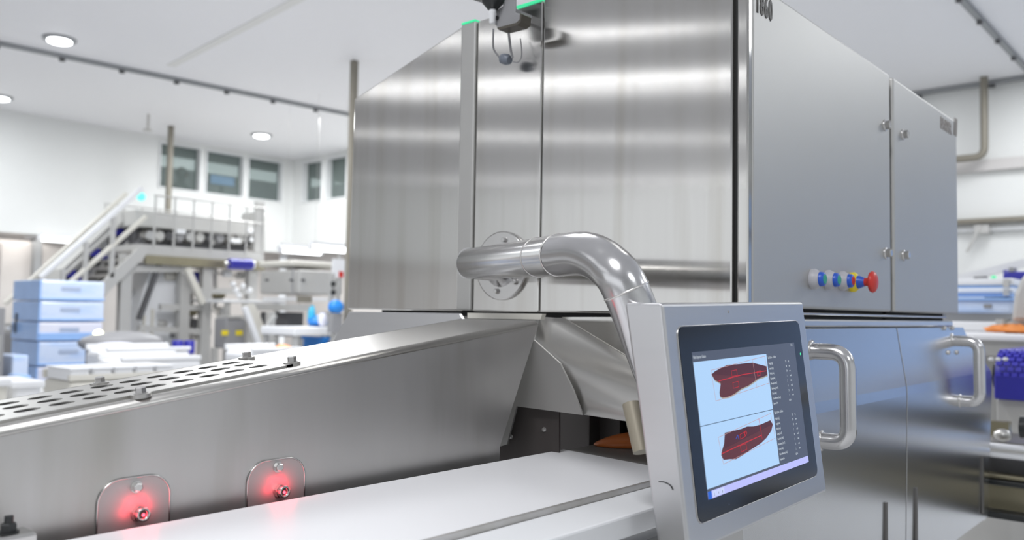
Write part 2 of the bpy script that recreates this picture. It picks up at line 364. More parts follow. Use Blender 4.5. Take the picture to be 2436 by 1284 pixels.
# trims of the far right wall
def yrect(x0, y0, x1, y1, Y, t, mb):
    a = PY(x0, y0, Y); b = PY(x1, y1, Y); return mb.box((a.x, Y, b.z), (b.x, Y + t, a.z))
p = PY(2270, 402, YR); q = PY(2436, 380, YR); st(MB().box((-6, YR - .10, p.z - .07), (6.9, YR, p.z + .07)).build('trim_5', mat('wall_duct', (0.60, 0.58, 0.57), 0.5)))
p = PY(2290, 530, YR); st(MB().box((-6, YR - .12, p.z - .02), (6.9, YR, p.z + .035)).build('trim_6', 'brown'))
st(MB().box((-6, YR - .08, p.z - .13), (6.9, YR, p.z - .08)).build('trim_7', mat('wall_rail', (0.52, 0.53, 0.54), 0.5)))
# L shaped hanging pipe
p0 = PY(2341, 212, 11.5); p1 = PY(2342, 372, 11.5); p2 = PY(2270, 385, 11.5); p2.z = p1.z
o = MB().tube(fil([(p0.x, 11.5, CEIL), p1, p2], .12), .045).build('drain_pipe', 'brown', loc=(p1.x, 11.5, p1.z)); tag(o, 'grey pipe dropping from the ceiling and bending left on the far wall', 'pipe')
# bracket with hose on the wall
p0 = PY(2334, 535, 11.6); p1 = PY(2300, 600, 11.6)
r = thing('wall_bracket', p0, 'small bracket with a hanging strut below the brown wall rail', 'bracket')
MB().box(p0 + V((-.08, 0, -.10)), p0 + V((.08, .2, 0))).build('plate', 'steel2', r)
MB().bar(p0, p1, .03, .03).build('strut', 'steel2', r)
# sprinkler on the ceiling
p0 = PZ(353, 272, CEIL); r = thing('ceiling_sprinkler', p0, 'tiny sprinkler hanging from the white ceiling above the office windows', 'sprinkler')
MB().cyl(p0, p0 - V((0, 0, .22)), .02).build('stem', 'steel', r); MB().lathe(p0 - V((0, 0, .22)), (0, 0, -1), [(0, .02), (.02, .07), (.04, .07)], 12).build('rose', 'steel', r)


# downlights
def downlight(px, py, label, rad=.115, loc=None):
    c = loc or PZ(px, py, CEIL); r = thing('ceiling_light', c, label, 'light', 'ceiling downlights')
    MB().lathe(c, (0, 0, -1), [(0, rad + .05), (.02, rad + .045), (.025, rad)], 28).build('rim', 'trim', r)
    MB().lathe(c - V((0, 0, .02)), (0, 0, -1), [(0, rad), (.02, rad), (.03, rad * .8)], 28).build('diffuser', 'led', r)
downlight(142, 92, 'round white downlight nearest the camera, above the long ceiling seam', .125)
downlight(0, 230, 'round white downlight cut by the left picture edge under the ceiling seam', .12)
downlight(622, 320, 'round white downlight in the ceiling just above the office windows', .125)
# columns hanging in the hall
p = PZ(407, 300, CEIL); z = PX(407, 500, p.x).z
o = MB().box((p.x - .04, p.y - .04, z - .25), (p.x + .04, p.y + .04, CEIL)).build('support_post', 'brown', bevel=.01, loc=(p.x, p.y, z - .25))
tag(o, 'square grey brown post from ceiling down to the platform', 'post')
p = PZ(843, 145, CEIL)
o = MB().box((p.x - .035, p.y - .035, 0), (p.x + .035, p.y + .035, CEIL)).build('support_post', 'brown', loc=(p.x, p.y, 0))
tag(o, 'thin brown post just left of the tall steel machine', 'post')
# lit tubes in the lower hall
def tube_light(x0, y0, x1, y1, Xc, rad, label, mesh=None):
    a = PX(x0, y0, Xc); b = PX(x1, y1, Xc); b.z = a.z; r = thing('tube_light', (a + b) / 2, label, 'light', 'tube lights in the lower hall')
    MB().cyl(a, b, rad).build('tube', 'tube', r)
    d = (b - a).normalized() * .04
    MB().cyl(a - d, a, rad * 1.1).build('end_cap', 'white', r); MB().cyl(b, b + d, rad * 1.1).build('end_cap', 'white', r)
    MB().box(a + V((-.03, 0, rad * .8)), b + V((.03, 0, rad * .8 + .05))).build('housing', 'white', r)
    top = CEIL if Xc > -13 else LOWZ + .005
    if Xc > -13:
        for q in (a.lerp(b, .1), a.lerp(b, .9)): MB().cyl(q + V((0, 0, rad * .8 + .05)), (q.x, q.y, CEIL), .0015, n=6).build('hanger_wire', 'steel2', r)
    else: MB().box(a.lerp(b, .3) + V((-1.0, -.02, rad)), a.lerp(b, .3) + V((0, .02, rad + .04))).build('bracket', 'white', r)
tube_light(97, 566, 165, 570, -13.9, .045, 'long glowing tube light left of the staircase handrail')
tube_light(185, 572, 215, 573, -13.9, .040, 'short glowing tube light just behind the staircase handrail')
tube_light(670, 592, 760, 597, -10.5, .05, 'glowing tube light low behind the hooded machine, left of its neighbour')
tube_light(740, 588, 826, 590, -9.6, .045, 'glowing tube light touching the left edge of the tall steel machine')
# doors in the recessed lower wall
for i, (x0, x1) in enumerate(((0, 78), (98, 250))):
    a = PX(x0, 620, XW - .7); b = PX(x1, 620, XW - .7)
    st(MB().box((XW - .7, a.y, 0), (XW - .66, b.y, 2.5)).build('door_%d' % (i + 1), 'beige', bevel=.01))
a = PX(88, 620, XW - .55); st(MB().box((XW - .7, a.y - .05, 0), (XW - .5, a.y + .05, LOWZ)).build('trim_8', 'trim'))

# ================================================================== THE TALL MACHINE
YF, XS = 1.31, -0.62
ma = thing('inspection_machine', (-1.15, 2.0, 0.9), 'tall brushed stainless steel machine housing with numbered doors filling the middle and right', 'machine')
xl = PY(837, 300, YF).x; xa = PY(1097, 300, YF).x; xb = PY(1132, 300, YF).x; xc = PY(1288, 300, YF).x; xg = PY(1748, 400, YF).x
ZT = 2.137; ZB = 1.503
T = 0.02
MB().prism([(xl, YF, ZB), (xa, YF, ZB), (xa, YF, ZT), (PY(843, 235, YF).x, YF, 2.032)], (0, T, 0)).build('side_panel', 'face', ma, .004)
MB().box((xa + .001, YF - .006, ZB + .002), (xb - .001, YF + T, ZT)).build('post_strip', 'door', ma, .003)
MB().prism([(xb, YF, ZB), (xc - .0012, YF, ZB), (xc - .0012, YF, ZT + .004), (PY(1230, 12, YF).x, YF, ZT + .002), (xb, YF, ZT)], (0, T, 0)).build('narrow_panel', 'face', ma, .003)
MB().box((xc + .0012, YF, ZB), (xg - .004, YF + T, 2.146)).build('front_panel', 'face', ma, .004)
MB().box((xg - .004, YF + .01, ZB), (xg + .004, YF + .03, 2.12)).build('seam', 'gap', ma)
ZS = 2.076
y1, y2, y3 = PX(2119, 500, XS).y, PX(2127, 500, XS).y, PX(2278, 500, XS).y
MB().box((xg + .004, YF, ZB), (XS - .002, YF + .03, ZS)).build('corner_strip', 'face', ma, .003)
# body behind the panels
MB().prism([(xl + .004, YF + T, ZB + .005), (xc, YF + T, ZB + .005), (xc, YF + T, ZT - .004), (xa, YF + T, ZT - .004), (PY(843, 235, YF).x + .004, YF + T, 2.028)], (0, 1.30, 0)).build('housing', 'door', ma)
MB().box((xc, YF + T, ZB + .005), (XS - .03, y3 - .02, ZS - .004)).box((xc, YF + T, ZS - .004), (-.72, y3 - .4, 2.14)).build('housing', 'door', ma)
# green indicator strips along the top edge
MB().box((xa + .002, YF - .007, ZT), (xb - .002, YF + .012, ZT + .0035)).build('indicator_light', 'green', ma)
MB().box((PY(1228, 10, YF).x, YF - .002, ZT + .004), (xc - .002, YF + .012, ZT + .0075)).build('indicator_light', 'green', ma)
# upper doors
d1 = MB().box((XS - .028, YF + .012, 1.517), (XS, y1, ZS)).build('access_door', 'door', ma, .006, seg=3)
d2 = MB().box((XS - .028, y2, 1.517), (XS, y3, ZS)).build('access_door', 'door', ma, .006, seg=3)
MB().box((XS - .03, y1, 1.50), (XS - .02, y2, ZS - .01)).build('seam', 'gap', ma)
def latch(px, py, par):
    c = PX(px, py, XS); k = MB()
    k.lathe(c, (1, 0, 0), [(0, .0135), (.002, .0135), (.003, .011)], 20); k.lathe(c + V((.003, 0, 0)), (1, 0, 0), [(0, .0098), (.009, .0098), (.0105, .0075)], 6, sm=False)
    k.build('latch', 'bolt', par)
for q in ((2105, 298), (2107, 602)): latch(*q, d1)
for q in ((2148, 320), (2150, 607)): latch(*q, d2)
text('lettering', '1860', PX(1797, 31, XS) + V((.0005, 0, .004)), (0, 1, 0), (0, 0, 1), .052, 'text', d1, sx=.60, bold=.0012, space=1.12)
text('lettering', 'BAADER', PX(2237, 300, XS) + V((.0005, 0, -.003)), (0, 1, 0), (0, 0, 1), .042, 'textfaint', d2, sx=.72, bold=.002)
sl = MB(); b0 = PX(2268, 320, XS)
for k in range(4):
    y = b0.y + k * .0095; sl.prism([(XS + .0004, y, b0.z), (XS + .0004, y + .006, b0.z), (XS + .0004, y + .016, b0.z + .052), (XS + .0004, y + .010, b0.z + .052)], (.0006, 0, 0))
sl.build('emblem', 'textfaint', d2)
# push buttons
def button(px, py, cap, lab):
    c = PX(px, py, XS); b = MB().lathe(c, (1, 0, 0), [(0, .0195), (.006, .020), (.012, .0165), (.016, .0150)], 28).build('push_button', 'bwhite', ma)
    tag(b, lab)
    MB().lathe(c + V((.0155, 0, 0)), (1, 0, 0), [(0, .0140), (.006, .0135), (.0085, .0115), (.009, .0100)], 28).build('ring', 'bblue', b)
    MB().lathe(c + V((.0235, 0, 0)), (1, 0, 0), [(0, .0095), (.0015, .0092), (.002, .008)], 24).build('button_cap', cap, b)
button(1932, 664, 'bgreen', 'push button with blue ring and green cap, first from the monitor')
button(1967, 666, 'bgreen', 'push button with blue ring and green cap, in the middle')
button(2001, 668, 'bred', 'push button with blue ring and red cap')
c = PX(2026, 671, XS)
b = MB().lathe(c, (1, 0, 0), [(0, .0205), (.006, .021), (.011, .0175), (.013, .0140)], 28).build('emergency_stop', 'byellow', ma); tag(b, 'emergency stop with yellow collar and red mushroom head')
MB().lathe(c + V((.012, 0, 0)), (1, 0, 0), [(0, .0140), (.004, .0135), (.013, .0095), (.015, .0090)], 24).build('neck', 'bblue', b)
MB().lathe(c + V((.026, 0, 0)), (1, 0, 0), [(0, .0085), (.007, .0085), (.010, .0120), (.0125, .0205), (.0165, .0225), (.0205, .0205), (.0240, .0140), (.0255, .0060), (.0258, .001)], 32).build('mushroom_head', 'bstop', b)
# dark gap and rail between upper and lower part
yr = PX(2252, 755, XS - .01).y
MB().box((-1.6, YF + .04, 1.492), (XS - .02, yr, 1.517)).build('gasket', 'gap', ma)
MB().cyl((XS - .014, YF + .02, 1.508), (XS - .014, yr, 1.508), .0035).build('edge_rod', 'bolt', ma)
MB().box((XS - .05, YF + .01, 1.482), (XS + .004, yr + .01, 1.498)).build('rail', 'lower', ma, .004)
# lower doors : upper part slopes out, lower part falls back to the bottom
XK = -0.598
ysm = PX(2133, 768, XS).y; ye0 = PX(2291, 768, XS).y; ye1 = PX(2360, 890, XK).y
prof = [(XS, 1.480), (XK, 1.324), (XK - .006, .90)]
def lower_door(y0, y1t, y1b, cut, name='lower_door'):
    pt = []
    a = [V((XS, y0, 1.480)), V((XS, y1t, 1.480))]
    if cut: a += [V((XS + .003, y1t + .03, 1.462)), V((XK, y1b, 1.34))]
    else: a += [V((XK, y1b, 1.324))]
    vs = []
    top = [(XS, y0, 1.480), (XS, y1t, 1.480)]
    mid = [(XK, y0, 1.324), (XK, y1b, 1.324)]
    bot = [(XK - .006, y0, .905), (XK - .006, y1b - (.05 if cut else 0), .905)]
    m_ = MB(); rows = [top, mid, bot]
    if cut:
        rows = [top, [(XS + .003, y0, 1.460), (XS + .003, y1t + .02, 1.460)], [(XK - .001, y0, 1.345), (XK - .001, y1b - .01, 1.345)], [(XK, y0, 1.324), (XK, y1b, 1.324)], bot]
    else:
        rows = [top, [(XS + .003, y0, 1.460), (XS + .003, y1t, 1.460)], [(XK - .001, y0, 1.345), (XK - .001, y1b, 1.345)], mid, bot]
    n = len(rows); fr = [V(p) for r_ in rows for p in r_]; bk = [p - V((.02, 0, 0)) for p in fr]
    fs = []
    for k in range(n - 1):
        fs.append((2 * k, 2 * k + 2, 2 * k + 3, 2 * k + 1)); o_ = 2 * n
        fs.append((o_ + 2 * k, o_ + 2 * k + 1, o_ + 2 * k + 3, o_ + 2 * k + 2))
        fs.append((2 * k, o_ + 2 * k, o_ + 2 * k + 2, 2 * k + 2)); fs.append((2 * k + 1, 2 * k + 3, o_ + 2 * k + 3, o_ + 2 * k + 1))
    fs.append((0, 1, 2 * n + 1, 2 * n)); fs.append((2 * n - 2, 4 * n - 2, 4 * n - 1, 2 * n - 1))
    m_.add(fr + bk, fs); return m_.build(name, 'lower', ma, .0008)
l1 = lower_door(YF - .11, ysm - .003, ysm - .003, False)
l2 = lower_door(ysm + .003, ye0, ye1, True)
MB().prism([(XS - .003, ysm - .0029, 1.479), (XK - .003, ysm - .0029, 1.324), (XK - .009, ysm - .0029, .905), (XK - .019, ysm - .0029, .905), (XK - .015, ysm - .0029, 1.324), (XS - .015, ysm - .0029, 1.479)], (0, .0058, 0)).build('seam', 'gap', ma)
# end return of the lower part
MB().prism([(XK - .004, ye1 - .008, 1.325), (XK - .10, ye1 + .08, 1.325), (XK - .10, ye1 + .03, .895), (XK - .010, ye1 - .058, .895)], (-.004, -.012, 0)).build('end_plate', 'lower', ma)
MB().prism([(XK - .012, ye1 - .09, .907), (XK - .012, YF + .05, .907), (XK - .30, YF + .05, .80), (XK - .30, ye1 - .30, .80)], (-.01, 0, -.004)).build('underside', 'blk', ma)
for yy in (1.5, 2.45):
    for xx in (-1.5, -.95):
        MB().box((xx - .04, yy - .04, 0.0), (xx + .04, yy + .04, .92)).build('leg', 'steel', ma, .005)
def handle(px, ztop, par, lab=None):
    y = PX(px, 808, XS).y; z0, z1 = ztop, ztop - .165; x0 = XS + .0; xo = XS + .070
    h = MB().tube(fil([(x0, y, z0), (xo, y, z0), (xo, y + .004, z1), (x0 + .012, y + .004, z1)], .032, 8), .0150, 18).build('handle', 'pipe', par)
    MB().lathe((XS + .001, y, z0), (1, 0, 0), [(0, .021), (.004, .021), (.006, .017)], 20).build('flange', 'bolt', par)
    MB().lathe((XK - .012, y + .004, z1), (1, 0, 0), [(0, .021), (.010, .021), (.014, .017)], 20).build('flange', 'bolt', par)
handle(1926, 1.438, l1); handle(2262, 1.443, l2)
hb = MB()
for q in ((2248, 780), (2267, 780), (2257, 838), (2277, 838)): 
    c = PX(q[0], q[1], XS + .012 if q[1] > 800 else XS + .003); hb.lathe(c - V((.004, 0, 0)), (1, 0, 0), [(0, .006), (.006, .006), (.008, .004)], 10)
o = hb.build('hinge_screws', 'bolt', l2)
for px, y0, par in ((2110, 1195, l1), (2181, 1160, l2), (2338, 1085, l2)):  # thin dark strips lying on the door surface, nothing cut in
    a = PX(px, y0, XK); MB().box((XK - .004, a.y - .006, .93), (XK + .0004, a.y + .005, a.z)).build('dark_mark', 'dark_mark', par)
# lower body behind doors, with the tunnel
MB().box((-1.6, YF + .10, .915), (-.985, 2.70, 1.492)).box((-.985, YF + .05, 1.372), (XS - .03, 2.70, 1.492)).box((-.985, 2.3, .915), (XS - .03, 2.70, 1.37)).build('lower_body', 'steel', ma)
MB().box((-.985, YF + .02, 1.362), (XS - .03, 2.3, 1.371)).box((-.9845, YF + .05, .95), (-.978, 2.3, 1.362)).box((-.645, YF + .03, .95), (-.6395, 2.3, 1.362)).box((-.98, 2.29, .95), (-.64, 2.295, 1.362)).box((-.98, YF + .05, 1.20), (-.645, 2.29, 1.21)).box((-1.10, YF + .085, .92), (-.93, YF + .098, 1.37)).build('tunnel_lining', 'inner', ma)

# hood over the belt at the machine's mouth
rows = [((1340, 757), (1570, 896), 1.288), ((1284, 753), (1570, 912), 1.278), ((1272, 808), (1570, 926), 1.235), ((1300, 836), (1570, 934), 1.205), ((1332, 864), (1570, 948), 1.185), ((1362, 925), (1570, 985), 1.165), ((1386, 985), (1570, 1013), 1.152)]
hm = MB(); grid = []
for (a, b, y) in rows:
    A = PY(*a, y); B = PY(*b, y); grid.append([A.lerp(B, k / 8) for k in range(9)])
vs = [p for r_ in grid for p in r_]; fs = [(k * 9 + i, k * 9 + 9 + i, k * 9 + 10 + i, k * 9 + 1 + i) for k in range(len(grid) - 1) for i in range(8)]
hm.add(vs, fs, True); ho = hm.build('hood', 'pipe', ma); ho.data.materials[0] = M['lid']
md = ho.modifiers.new('solid', 'SOLIDIFY'); md.thickness = .003
def ypoly(pts, y, t=.004): return MB().prism([PY(a, b, y) for a, b in pts], (0, t, 0))
ypoly([(1262, 815), (1270, 808), (1332, 864), (1362, 925), (1386, 987), (1229, 966), (1206, 1056), (1186, 1062)], 1.150).build('hood_cheek', 'door', ma)
ypoly([(1165, 1115), (1222, 958), (1330, 965), (1330, 1115)], 1.165).build('mouth_plate', 'inner', ma)
for q in ((1295, 1021), (1216, 1038)): hexa(MB(), PY(q[0], q[1], 1.165), (0, -1, 0), .0035, .004).build('bolt', 'bolt', ma)
ypoly([(1336, 754), (1580, 754), (1580, 905)], 1.292).build('hood_back', 'face', ma)
ypoly([(1112, 744), (1290, 746), (1286, 760), (1112, 757)], 1.25, .012).build('belt_reflection', 'cream', ma)  # cream tone puts the lit belt's reflection into this strip

# ================================================================== CONVEYOR GUARD
XG = -0.95; KG = 0.95 / 0.92
g = thing('conveyor_guard', (-1.0, .7, 1.26), 'long sloping stainless steel guard box with slotted lid beside the white belt', 'guard')
A0 = PX(0, 1015, XG); A1 = PX(1280, 762, XG); sl_ = (A1.z - A0.z) / (A1.y - A0.y)
def zt(y): return A0.z + sl_ * (y - A0.y)
Y0 = .05
rr = .010
XBK = -1.105 * KG
wallp = [(XG, Y0, 1.20), (XG, 1.030 * KG, 1.20), (XG, 1.032 * KG, 1.277), (XG, (1.125 * KG), zt((1.125 * KG)) - rr), (XG, Y0, zt(Y0) - rr)]
MB().prism(wallp, (-.004, 0, 0)).build('side_wall', 'guard', g)
# rounded fold + lid
def lidrow(y):
    out = []
    for k in range(7):
        t = math.radians(90 * k / 6); out.append(V((XG - rr + rr * math.cos(t), y, zt(y) - rr + rr * math.sin(t))))
    return out
ra, rb_ = lidrow(Y0), lidrow((1.125 * KG))
fo = MB().add(ra + rb_, [(k, k + 1, 8 + k, 7 + k) for k in range(6)], True)
fo.build('folded_edge', 'lid', g, solid=.001)
def lidbox(x0, x1, y0, y1, m_, name, dz=0, t=.004):
    return MB().prism([(x0, y0, zt(y0) + dz), (x1, y0, zt(y0) + dz), (x1, y1, zt(y1) + dz), (x0, y1, zt(y1) + dz)], (0, 0, -t)).build(name, m_, g)
# frame of the lid around the vent opening
GX0, GX1, GY1 = -1.072 * KG, -.940 * KG, .645 * KG
lidbox(GX1 - .004, XG - rr + .0006, Y0, (1.125 * KG), 'lid', 'lid_border')
lidbox(XBK, GX0 + .004, Y0, (1.125 * KG), 'lid', 'lid_border')
lidbox(GX0 + .004, GX1 - .004, GY1 - .003, (1.125 * KG), 'lid', 'lid_plate')
MB().prism([(XBK, Y0, 1.20), (XBK, 1.12 * KG, 1.20), (XBK, (1.125 * KG), zt((1.125 * KG))), (XBK, Y0, zt(Y0))], (.004, 0, 0)).build('back_wall', 'guard', g)
MB().prism([(XG - .004, 1.031 * KG, 1.277), (XG - .004, (1.122 * KG), zt((1.122 * KG)) - .004), (XBK + .004, (1.122 * KG), zt((1.122 * KG)) - .004), (XBK + .004, 1.031 * KG, 1.277)], (0, -.003, 0)).build('end_wall', 'guard', g)
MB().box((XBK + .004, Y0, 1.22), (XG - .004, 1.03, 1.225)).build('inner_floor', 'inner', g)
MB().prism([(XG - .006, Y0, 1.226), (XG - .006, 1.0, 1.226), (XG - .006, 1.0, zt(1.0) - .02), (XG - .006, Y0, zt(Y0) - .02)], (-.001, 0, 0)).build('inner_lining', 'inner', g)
# slotted vent plate : real slots
sp, ns = 0.0345 * KG, 17
def slotcell(mb, x0, x1, y0, y1, cx, cy, L_, W_, n=24):
    outer = []; inner = []
    for i in range(n):
        t = 2 * math.pi * (i + .5) / n; c, s_ = math.cos(t), math.sin(t)
        px = W_ / 2 * c; py = (L_ / 2 - W_ / 2) * (1 if s_ > 0 else -1) + W_ / 2 * s_
        inner.append((cx + px, cy + py))
    per = []
    for i in range(n):
        t = 2 * math.pi * (i + .5) / n; c, s_ = math.cos(t), math.sin(t); m_ = max(abs(c), abs(s_)); per.append((cx_ := (x0 + x1) / 2 + (x1 - x0) / 2 * c / m_, (y0 + y1) / 2 + (y1 - y0) / 2 * s_ / m_))
    # include corners
    for cxn, cyn in ((x0, y0), (x1, y0), (x1, y1), (x0, y1)):
        j = min(range(n), key=lambda k: (per[k][0] - cxn) ** 2 + (per[k][1] - cyn) ** 2); per[j] = (cxn, cyn)
    P = lambda q: V((q[0], q[1], zt(q[1]) + .003))
    vs = [P(q) for q in per] + [P(q) for q in inner]
    vs += [p - V((0, 0, .0018)) for p in vs]
    fs = []
    for i in range(n):
        j = (i + 1) % n; fs += [(i, j, n + j, n + i), (n + i, n + j, 3 * n + j, 3 * n + i), (2 * n + j, 2 * n + i, 3 * n + i, 3 * n + j), (j, i, 2 * n + i, 2 * n + j)]
    mb.add(vs, fs)
vp = MB(); cw = .0365 * KG
y_off = GY1 - .010
for k in range(ns):
    for j in range(3):
        x0 = GX0 + .0065 + j * cw; yc = y_off - (k + .5) * sp
        if yc - sp / 2 < Y0: continue
        slotcell(vp, x0, x0 + cw, yc - sp / 2, yc + sp / 2, x0 + cw / 2, yc + (.002 if j == 0 else -.001 * j), sp * .75, .019)
ylow = y_off - ns * sp
vent = vp.build('vent_plate', 'lid', g)
lidbox(GX0 - .004, GX0 + .0065, Y0, GY1, 'lid', 'plate_edge', .003, .003); lidbox(GX0 + .0065 + 3 * cw, GX1, Y0, GY1, 'lid', 'plate_edge', .003, .003)
lidbox(GX0 - .004, GX1, y_off, GY1, 'lid', 'plate_edge', .003, .003)
for q, nm in (((695, 868), 1), ((335, 945), 1), ((587, 856), 0), ((238, 918), 0)):
    p = onp(q[0], q[1], A0, (A1 - A0).cross(V((1, 0, 0)))); n_ = V((0, -sl_, 1))
    MB().lathe(p + V((0, 0, 0)), n_, [(0, .0115), (.0045, .0115)], 20).build('mounting_lug', 'lid', g)
    hexa(MB(), p + V((0, 0, .004)), n_, .0062, .008).build('bolt', 'bolt', g)
# sensor plates
def sensor(x0, x1, nut, bolt, ptop):
    a = PX(x0, 1200, XG); b = PX(x1, 1160, XG); ca = (a.y + b.y) / 2; hw = (b.y - a.y) / 2; z0 = 1.235; zt_ = ptop; r_ = hw * .62
    base = V((XG, ca, z0))
    pts = [V((XG + .0008, ca - hw, z0)), V((XG + .0008, ca + hw, z0))]
    pts += [V((XG + .0008, ca + hw - r_ + r_ * math.cos(t), zt_ - r_ + r_ * math.sin(t))) for t in [math.pi / 2 * k / 8 for k in range(9)]]
    pts += [V((XG + .0008, ca - hw + r_ - r_ * math.sin(t), zt_ - r_ + r_ * math.cos(t))) for t in [math.pi / 2 * k / 8 for k in range(9)]]
    s = MB().prism(pts, (.0012, 0, 0)).build('sensor_plate', 'plate', g, .0006)
    edge = [pts[1]] + pts[2:] + [pts[0]]
    MB().tube([p + V((.0008, 0, 0)) for p in edge], .0012, 6).build('rim', 'bolt', s)
    c = PX(bolt[0], bolt[1], XG); hexa(MB(), c + V((.002, 0, 0)), (1, 0, 0), .0055, .007).build('bolt', 'bolt', s)
    c = PX(nut[0], nut[1], XG); ax = V((1, 0, 0))
    nz_ = MB(); nz_.lathe(c, ax, [(0, .0100), (.002, .0100)], 20)
    nz_.lathe(c + ax * .002, ax, [(0, .0092), (.006, .0092)], 6, sm=False)
    nz_.lathe(c + ax * .0085, ax, [(0, .0078), (.006, .0080), (.0065, .0076), (.0065, .0050), (.002, .0046)], 24, cap=False)
    nz_.build('nozzle', 'bolt', s)
    MB().lathe(c + ax * .0100, ax, [(0, .0046), (.0004, .0046)], 16).build('socket', 'dark_mark', s)
    MB().lathe(c + ax * .0104 + V((0, .0015, -.001)), ax, [(0, .0019), (.001, .0017)], 10).build('lens', 'redled', s)
    return c
s1 = sensor(230, 403, (328, 1219), (322, 1157), 1.5 - (1.5 - 1.3145) * KG)
s2 = sensor(585, 722, (663, 1166), (658, 1110), 1.5 - (1.5 - 1.3125) * KG)
for c in (s1, s2):
    for dy, dz in ((-.013, .001), (.013, .005), (-.007, .012), (.007, .014)):
        d = bpy.data.lights.new('sensor_glow', 'POINT'); d.energy = .006; d.color = (1, .02, .05); d.shadow_soft_size = .006
        o = bpy.data.objects.new('sensor_glow', d); COL.objects.link(o); o.location = c + V((.012, dy, dz))
# black strip added to keep the guard gap dark
MB().prism([(XG + .0004, Y0, 1.205), (XG + .0004, 1.03, 1.205), (XG + .0004, 1.03, 1.215), (XG + .0004, Y0, 1.215)], (.029, 0, 0)).build('gap_shade', 'dark', g)
# opposite guard sheet and cheek behind
o = MB().prism([PX(0, 0, -1.15) * 0 + PY(829, 741, 1.27), PY(1094, 745, 1.27), PY(1120, 790, 1.27), PY(760, 870, 1.27)], (0, .006, 0)).build('splash_plate', 'mon', loc=PY(950, 800, 1.27))
tag(o, 'pale grey splash plate under the left end of the tall machine housing', 'plate')
md = o.modifiers.new('bevel', 'BEVEL'); md.width = .002

# ================================================================== BELT CONVEYOR
cv = thing('belt_conveyor', (-.78, .6, 1.2), 'white flat belt conveyor running into the machine mouth', 'conveyor')
MB().prism([(-.918, Y0, 1.2565), (-.651, Y0, 1.2565), (-.651, 1.163, 1.2565), (-.918, 1.20, 1.2565)], (0, 0, .0035)).build('belt', 'belt', cv)
MB().box((-.918, Y0, 1.215), (-.651, 1.16, 1.2185)).build('return_belt', 'belt', cv)
MB().prism([(-.918, 1.203, 1.250), (-.651, 1.166, 1.250), (-.651, 2.28, 1.250), (-.918, 2.28, 1.250)], (0, 0, .0085)).build('transfer_plate', mat('grey_transfer_plate', (0.22, 0.21, 0.20), 0.45), cv)
MB().box((-.917, Y0, 1.219), (-.652, 2.27, 1.2495)).build('belt_bed', 'dkgrey', cv)
MB().prism([(-.649, Y0, 1.264), (-.632, Y0, 1.268), (-.632, Y0, 1.19), (-.649, Y0, 1.19)], (0, 1.36 - Y0, 0)).build('edge_rail', 'guard', cv)
MB().box((-.631, Y0, 1.235), (-.560, 1.28, 1.262)).build('side_rail', 'white', cv, .003)  # steel rail coloured white in place of its bright reflection
MB().box((-.64, Y0 + .1, 1.02), (-.60, 1.25, 1.19)).build('frame_beam', 'steel', cv, .003)
for yy in (.3, 1.15):
    for xx in (-.62, -.95): MB().box((xx - .02, yy - .02, 0), (xx + .02, yy + .02, 1.215)).build('leg', 'steel', cv, .003)
for yy in (.3, 1.15): MB().box((-.93, yy - .015, 1.05), (-.64, yy + .015, 1.09)).build('cross_bar', 'steel', cv, .002)
# fillet entering the tunnel
fa = PZ(1396, 1062, 1.259); fb = PZ(1600, 1068, 1.259); fm = MB(); rs = []
for k in range(17):
    t = k / 16; ww = .050 * math.sin(math.pi * min(1, (t * .90 + .04))) ** .6; hh = .026 * math.sin(math.pi * (t * .85 + .05)) ** .8
    c = fa.lerp(fb, t) + V((0, .035, .0))
    rs.append([c + V((0, ww * math.cos(a), .0006 + max(0, hh * math.sin(a)))) for a in [2 * math.pi * i / 18 for i in range(18)]])
fm.rings(rs)
o = fm.build('salmon_fillet', 'fish', loc=fa.lerp(fb, .5)); tag(o, 'orange salmon fillet on the dark plate inside the dark tunnel mouth', 'fish')
# clamp block in the corner
p = PZ(18, 1262, 1.262); r = thing('clamp_block', (-.90, .315, 1.26), 'small steel clamp block with black nut at the bottom left corner', 'clamp')
MB().box((-.919, .235, 1.262), (-.885, .3235, 1.2815)).build('block', 'bolt', r, .003)
c = V((-.902, .303, 1.2815)); hexa(MB(), c, (0, 0, 1), .0075, .009).build('nut', 'blk', r); MB().cyl(c + V((0, 0, .008)), c + V((0, 0, .016)), .004).build('stud', 'blk', r)

# ================================================================== MONITOR ARM
arm = thing('monitor_arm', (-1.165, YF, 1.595), 'thick bent stainless steel pipe arm carrying the monitor from a round flange', 'bracket')
fc = PY(1197, 632, YF)
fl = MB().lathe(fc, (0, -1, 0), [(0, .072), (.006, .072), (.008, .069)], 40).build('flange', 'bolt', arm)
for k in range(6):
    t = math.radians(60 * k + 20); hexa(MB(), fc + V((.054 * math.cos(t), -.008, .054 * math.sin(t))), (0, -1, 0), .0055, .006).build('bolt', 'bolt', fl)
MB().lathe(fc + V((0, -.008, 0)), (0, -1, 0), [(0, .045), (.02, .033), (.10, .031)], 28).build('boss', 'pipe', arm)
pr = .030
e0 = PD(1128, 628, 1.66); e1 = PD(1281, 611, 1.275)
e0 = PD(1120, 627, 1.64); e1 = PD(1283, 612, 1.27); dr = (e1 - e0).normalized()
MB().tube([e0, e0 + dr * .004, e1], [pr * .97, pr, pr], 32).build('horizontal_tube', 'pipe', arm)
k1 = PD(1330, 607, 1.19); k2 = PD(1395, 604, 1.13); k3 = PD(1448, 632, 1.09); k4 = PD(1490, 692, 1.068); k5 = PD(1500, 740, 1.058)
